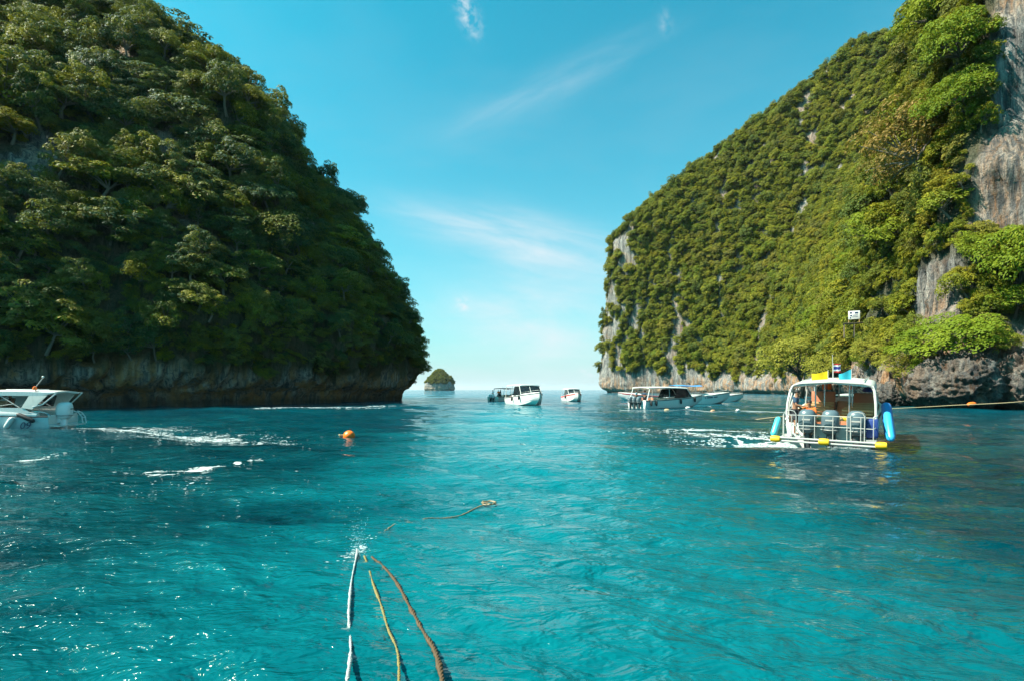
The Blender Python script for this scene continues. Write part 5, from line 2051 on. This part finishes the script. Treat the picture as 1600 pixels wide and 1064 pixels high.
def foam_or_glint_obj(name, label, pts, sizes, seed):
    g = np.random.default_rng(seed)
    pts = np.asarray(pts, float)
    n = len(pts)
    z = wave_h(pts[:, 0], pts[:, 1])
    k = 7
    ang = np.linspace(0, 2 * math.pi, k, endpoint=False)[None, :] + g.uniform(0, 6.28, (n, 1))
    rad = np.asarray(sizes)[:, None] * g.uniform(0.55, 1.2, (n, k))
    vx = pts[:, 0][:, None] + np.cos(ang) * rad * 1.35
    vy = pts[:, 1][:, None] + np.sin(ang) * rad
    vz = wave_h(vx.ravel(), vy.ravel()).reshape(n, k) + 0.012
    V = np.zeros((n, k + 1, 3))
    V[:, :k, 0], V[:, :k, 1], V[:, :k, 2] = vx, vy, vz
    V[:, k, 0], V[:, k, 1] = pts[:, 0], pts[:, 1]
    V[:, k, 2] = z + 0.016 + np.asarray(sizes) * 0.12
    base = (np.arange(n) * (k + 1))[:, None]
    F = np.concatenate([np.stack([base[:, 0] + a, base[:, 0] + (a + 1) % k, base[:, 0] + k], 1) for a in range(k)])
    o = link(name, np_mesh(name, V.reshape(-1, 3), F, [M['foam']]))  # foam material, also worn by the sun glint flecks
    return props(o, label, None, None, 'stuff')


def along(path, n, width, g, clump=0.6, seed=0, ends=True):
    """flecks strewn about a path, thick where noise says so; path rows: x, y, half width, density"""
    P = np.array(path, float)
    seg = np.hypot(*np.diff(P[:, :2], axis=0).T)
    L = np.concatenate([[0], np.cumsum(seg)])
    t = g.uniform(0, L[-1], n)
    x = np.interp(t, L, P[:, 0])
    y = np.interp(t, L, P[:, 1])
    w = np.interp(t, L, P[:, 2])
    dn = np.interp(t, L, P[:, 3])
    k = np.clip(np.searchsorted(L, t) - 1, 0, len(P) - 2)
    d = (P[k + 1, :2] - P[k, :2]) / seg[k][:, None]
    off = g.normal(0, 0.5, n) * w
    x = x - d[:, 1] * off
    y = y + d[:, 0] * off
    al = np.stack([(x * d[:, 0] + y * d[:, 1]) * .35, (-x * d[:, 1] + y * d[:, 0]) * 1.3, np.zeros(n)], 1)
    nz = fbm(al, 3, 300 + seed) * .45 + .35 * fbm(np.stack([x * 1.6, y * 1.6, x * 0], 1), 3, 310 + seed) + .35 * (1 - 3 * np.abs(fbm(np.stack([x * 2.2, y * 2.2, x * 0 + 5], 1), 2, 320 + seed)))
    keep = nz > (0.38 - 0.55 * dn * clump)
    return np.stack([x, y], 1)[keep]


gf = np.random.default_rng(77)
W = [at_water(*p) for p in ((80, 669), (130, 669), (200, 673), (270, 676.5), (330, 682), (370, 689), (395, 695))]
a1 = along([(p.x, p.y, w_, d_) for p, w_, d_ in zip(W, (.9, 1.2, 1.5, 1.8, 2.2, 2.2, 1.6), (1.0, .8, .55, .5, .5, .45, .2))], 17000, 1, gf, seed=1)
W = [at_water(*p) for p in ((415, 711), (390, 718), (340, 728), (290, 736), (250, 740), (222, 734))]
a2 = along([(p.x, p.y, w_, d_) for p, w_, d_ in zip(W, (.25, .3, .35, .35, .4, .4), (.4, .7, .7, .8, .7, .3))], 1300, 1, gf, seed=2)
a3 = np.concatenate([gf.normal((p.x, p.y), (3.5, 1.8), (170, 2)) for p in (at_water(420, 690), at_water(300, 690), at_water(150, 690), at_water(200, 760), at_water(60, 760))])
s3 = fbm(np.stack([a3[:, 0] * .5, a3[:, 1] * .9, a3[:, 0] * 0], 1), 3, 401) > .05
a3 = a3[s3]
W = [at_water(*p) for p in ((35, 722), (60, 712), (90, 706), (110, 703))]
a4 = along([(p.x, p.y, .25, .5) for p in W], 500, 1, gf, seed=4)
pts = np.concatenate([a1, a2, a3, a4])
foam_or_glint_obj('wake_foam', 'white wake curving away from the stern of the 09 boat', pts, np.concatenate([gf.gamma(1.5, .010, len(a1)) + .005, gf.gamma(2, .013, len(a2)) + .008, gf.gamma(1.6, .007, len(a3)) + .004, gf.gamma(2, .009, len(a4)) + .006]), 1)
# wake of the leaving boat
W = [at_water(*p) for p in ((1236, 697), (1190, 690), (1140, 683), (1090, 674), (1045, 668))]
b1 = along([(p.x, p.y, w_, d_) for p, w_, d_ in zip(W, (1.2, 1.9, 2.6, 2.8, 2.2), (1.3, 1.2, 1.0, .8, .35))], 21000, 1, gf, seed=5)
W = [hang(B1, p) for p in ((-.7, 1.9, 0), (-1.3, 1.3, 0), (-1.45, 0, 0), (-1.25, -1.2, 0), (-.5, -2.0, 0))]
b2 = along([(p.x, p.y, .45, d_) for p, d_ in zip(W, (1.2, 1.2, 1.0, .8, .3))], 2600, 1, gf, seed=6)
W = [hang(B1, p) for p in ((-.7, 1.9, 0), (1.5, 1.9, 0), (4.5, 1.9, 0))]
b3 = along([(p.x, p.y, .35, d_) for p, d_ in zip(W, (1, .9, .4))], 700, 1, gf, seed=7)
W = [at_water(*p) for p in ((1246, 699), (1200, 694.5), (1150, 690))]
b4 = along([(p.x, p.y, .35, .8) for p in W], 600, 1, gf, seed=9)
pts = np.concatenate([b1, b2, b3, b4])
foam_or_glint_obj('wake_foam', 'broad white wake behind the leaving speedboat', pts, gf.gamma(1.5, .010, len(pts)) + .005, 2)
# splash where the ropes enter, droplets hanging in the air
sp = []
c0 = at_water(556, 868)
for k in range(190):
    h = abs(gf.normal(0, .26))
    sp.append((c0.x + gf.normal(0, .05 + .05 * h), c0.y + .05 + gf.normal(0, .10), h, gf.uniform(.0025, .006)))
dm = MB()
for x, y, h, r_ in sp:
    z0 = float(wave_h([x], [y])[0])
    dm._add([(x - r_, y, z0 + h), (x + r_, y, z0 + h), (x, y - r_, z0 + h), (x, y + r_, z0 + h), (x, y, z0 + h - r_), (x, y, z0 + h + r_ * 1.5)],
            [(0, 2, 5), (2, 1, 5), (1, 3, 5), (3, 0, 5), (2, 0, 4), (1, 2, 4), (3, 1, 4), (0, 3, 4)])
props(dm.build('splash_drops', M['foam'], None, False), 'spray of white drops where the ropes meet the water', None, None, 'stuff')
k = gf.normal((c0.x, c0.y), (.07, .32), (90, 2))
foam_or_glint_obj('splash_foam', 'white foam around the ropes where they enter the water', k, gf.gamma(2, .004, len(k)) + .002, 3)
# sun glints on the water under the shaded cliff, laid as white flecks
fx = []
for px in range(380, 640, 5):
    p = at_water(px + gf.uniform(-3, 3), 637.0 + .004 * (px - 380) * -1 + gf.normal(0, .6))
    fx.append((p.x, p.y))
fx = np.array(fx)
fx = np.concatenate([fx + gf.normal(0, (.7, .25), fx.shape) for _ in range(9)])
kp = fbm(np.stack([fx[:, 0] * .3, fx[:, 1] * .3, fx[:, 0] * 0], 1), 2, 411) > -.05
foam_or_glint_obj('glint_flecks', 'thin line of white flecks standing for sun glints below the shaded cliff', fx[kp], gf.gamma(2, .035, int(kp.sum())) + .03, 4)

# ------------------------------------------------------------------ the island far out
def island():
    cx, cyi = -193, 1360
    nu, nv = 120, 46
    V, F = [], []
    prof = [(0, .98), (.05, .95), (.10, 1.0), (.35, 1.0), (.52, .96), (.66, .86), (.78, .72), (.89, .50), (.96, .28), (1.0, .02)]
    ph = np.array([p[0] for p in prof])
    pr = np.array([p[1] for p in prof])
    hv = np.linspace(0, 1, nv)
    sc = np.interp(hv, ph, pr)
    for i in range(nu):
        a = 2 * math.pi * i / nu
        for j in range(nv):
            V.append((math.cos(a) * 40 * sc[j], math.sin(a) * 30 * sc[j], hv[j] * 55))
    V = np.array(V)
    # a lower shoulder on the landward side
    V[:, 2] *= np.interp(V[:, 0], [-44, -26, -14, -6, 8, 22, 30, 40], [.52, .72, .92, 1.0, .99, .84, .80, .74])
    n1 = fbm(V / 16.0, 4, 501)
    n2 = fbm(V / np.array([5., 5., 26.]), 3, 511)
    rr = np.hypot(V[:, 0], V[:, 1])[:, None] + 1e-6
    d = V[:, :2] / rr
    V[:, :2] += d * (4.5 * n1 + 2.0 * n2)[:, None] * np.clip(rr / 20, 0, 1)
    V[:, 2] += 3 * fbm(V / 8.0, 3, 521) * np.clip(V[:, 2] / 20, 0, 1)
    for i in range(nu):
        i2 = (i + 1) % nu
        for j in range(nv - 1):
            F.append((i * nv + j, i2 * nv + j, i2 * nv + j + 1, i * nv + j + 1))
    V[:, 2] -= .6
    Vw = V + np.array([cx, cyi, 0])
    veg = np.clip((V[:, 2] - 17 - 10 * fbm(V / 10.0, 3, 531)) / 4, 0, 1)
    t = thing('rock_island', 'small steep rock island with a green cap far out on the horizon', 'island', (0, 0, 0))
    r_ = link('rock', np_mesh('rock', Vw, F, [M['rock_island']], attrs={'veg': veg}), t)
    g = np.random.default_rng(9)
    FA = np.array(F)
    a, b, c, e = (Vw[FA[:, k]] for k in range(4))
    ctr = (a + b + c + e) / 4
    vf = veg[FA].mean(1)
    ar = np.linalg.norm(np.cross(c - a, e - b), axis=1)
    kk = g.choice(len(FA), 1500, p=ar * (vf > .3) / (ar * (vf > .3)).sum())
    pts = ctr[kk] + g.normal(0, .8, (1500, 3))
    srcs = [x for x in bpy.data.objects if x.name.startswith('crown')]
    pick = []
    for ky in ('dome', 'mound'):
        pick.append(next(x for x in srcs if x.data in [q[0] for q in PROTO[ky]]))
    s = g.uniform(2.0, 4.2, 1500)
    fo = instance_stuff('island_foliage', pts - np.array([0, 0, 1.5]), np.stack([np.zeros(1500), np.zeros(1500), g.uniform(0, 6, 1500)], 1), np.stack([s, s, s * .8], 1), g.integers(0, 2, 1500), pick, None)
    fo.parent = t
    return t


island()

# ------------------------------------------------------------------ the humid air
def haze():
    m, w = new_mat('sea haze')
    vol = w.n('ShaderNodeVolumePrincipled', ins={'Color': (0.86, 0.94, 1.0, 1), 'Density': 0.00003, 'Anisotropy': 0.2})
    out = w.n('ShaderNodeOutputMaterial')
    w.t.links.new(vol.outputs[0], out.inputs['Volume'])
    mb = MB()
    x0, x1, y0, y1, z0, z1 = -46500, 46500, -46500, 46500, -12, 270
    mb.box(((x0 + x1) / 2, (y0 + y1) / 2, (z0 + z1) / 2), (x1 - x0, y1 - y0, z1 - z0))
    return props(mb.build('haze', m, None, False), kind='stuff')


haze()
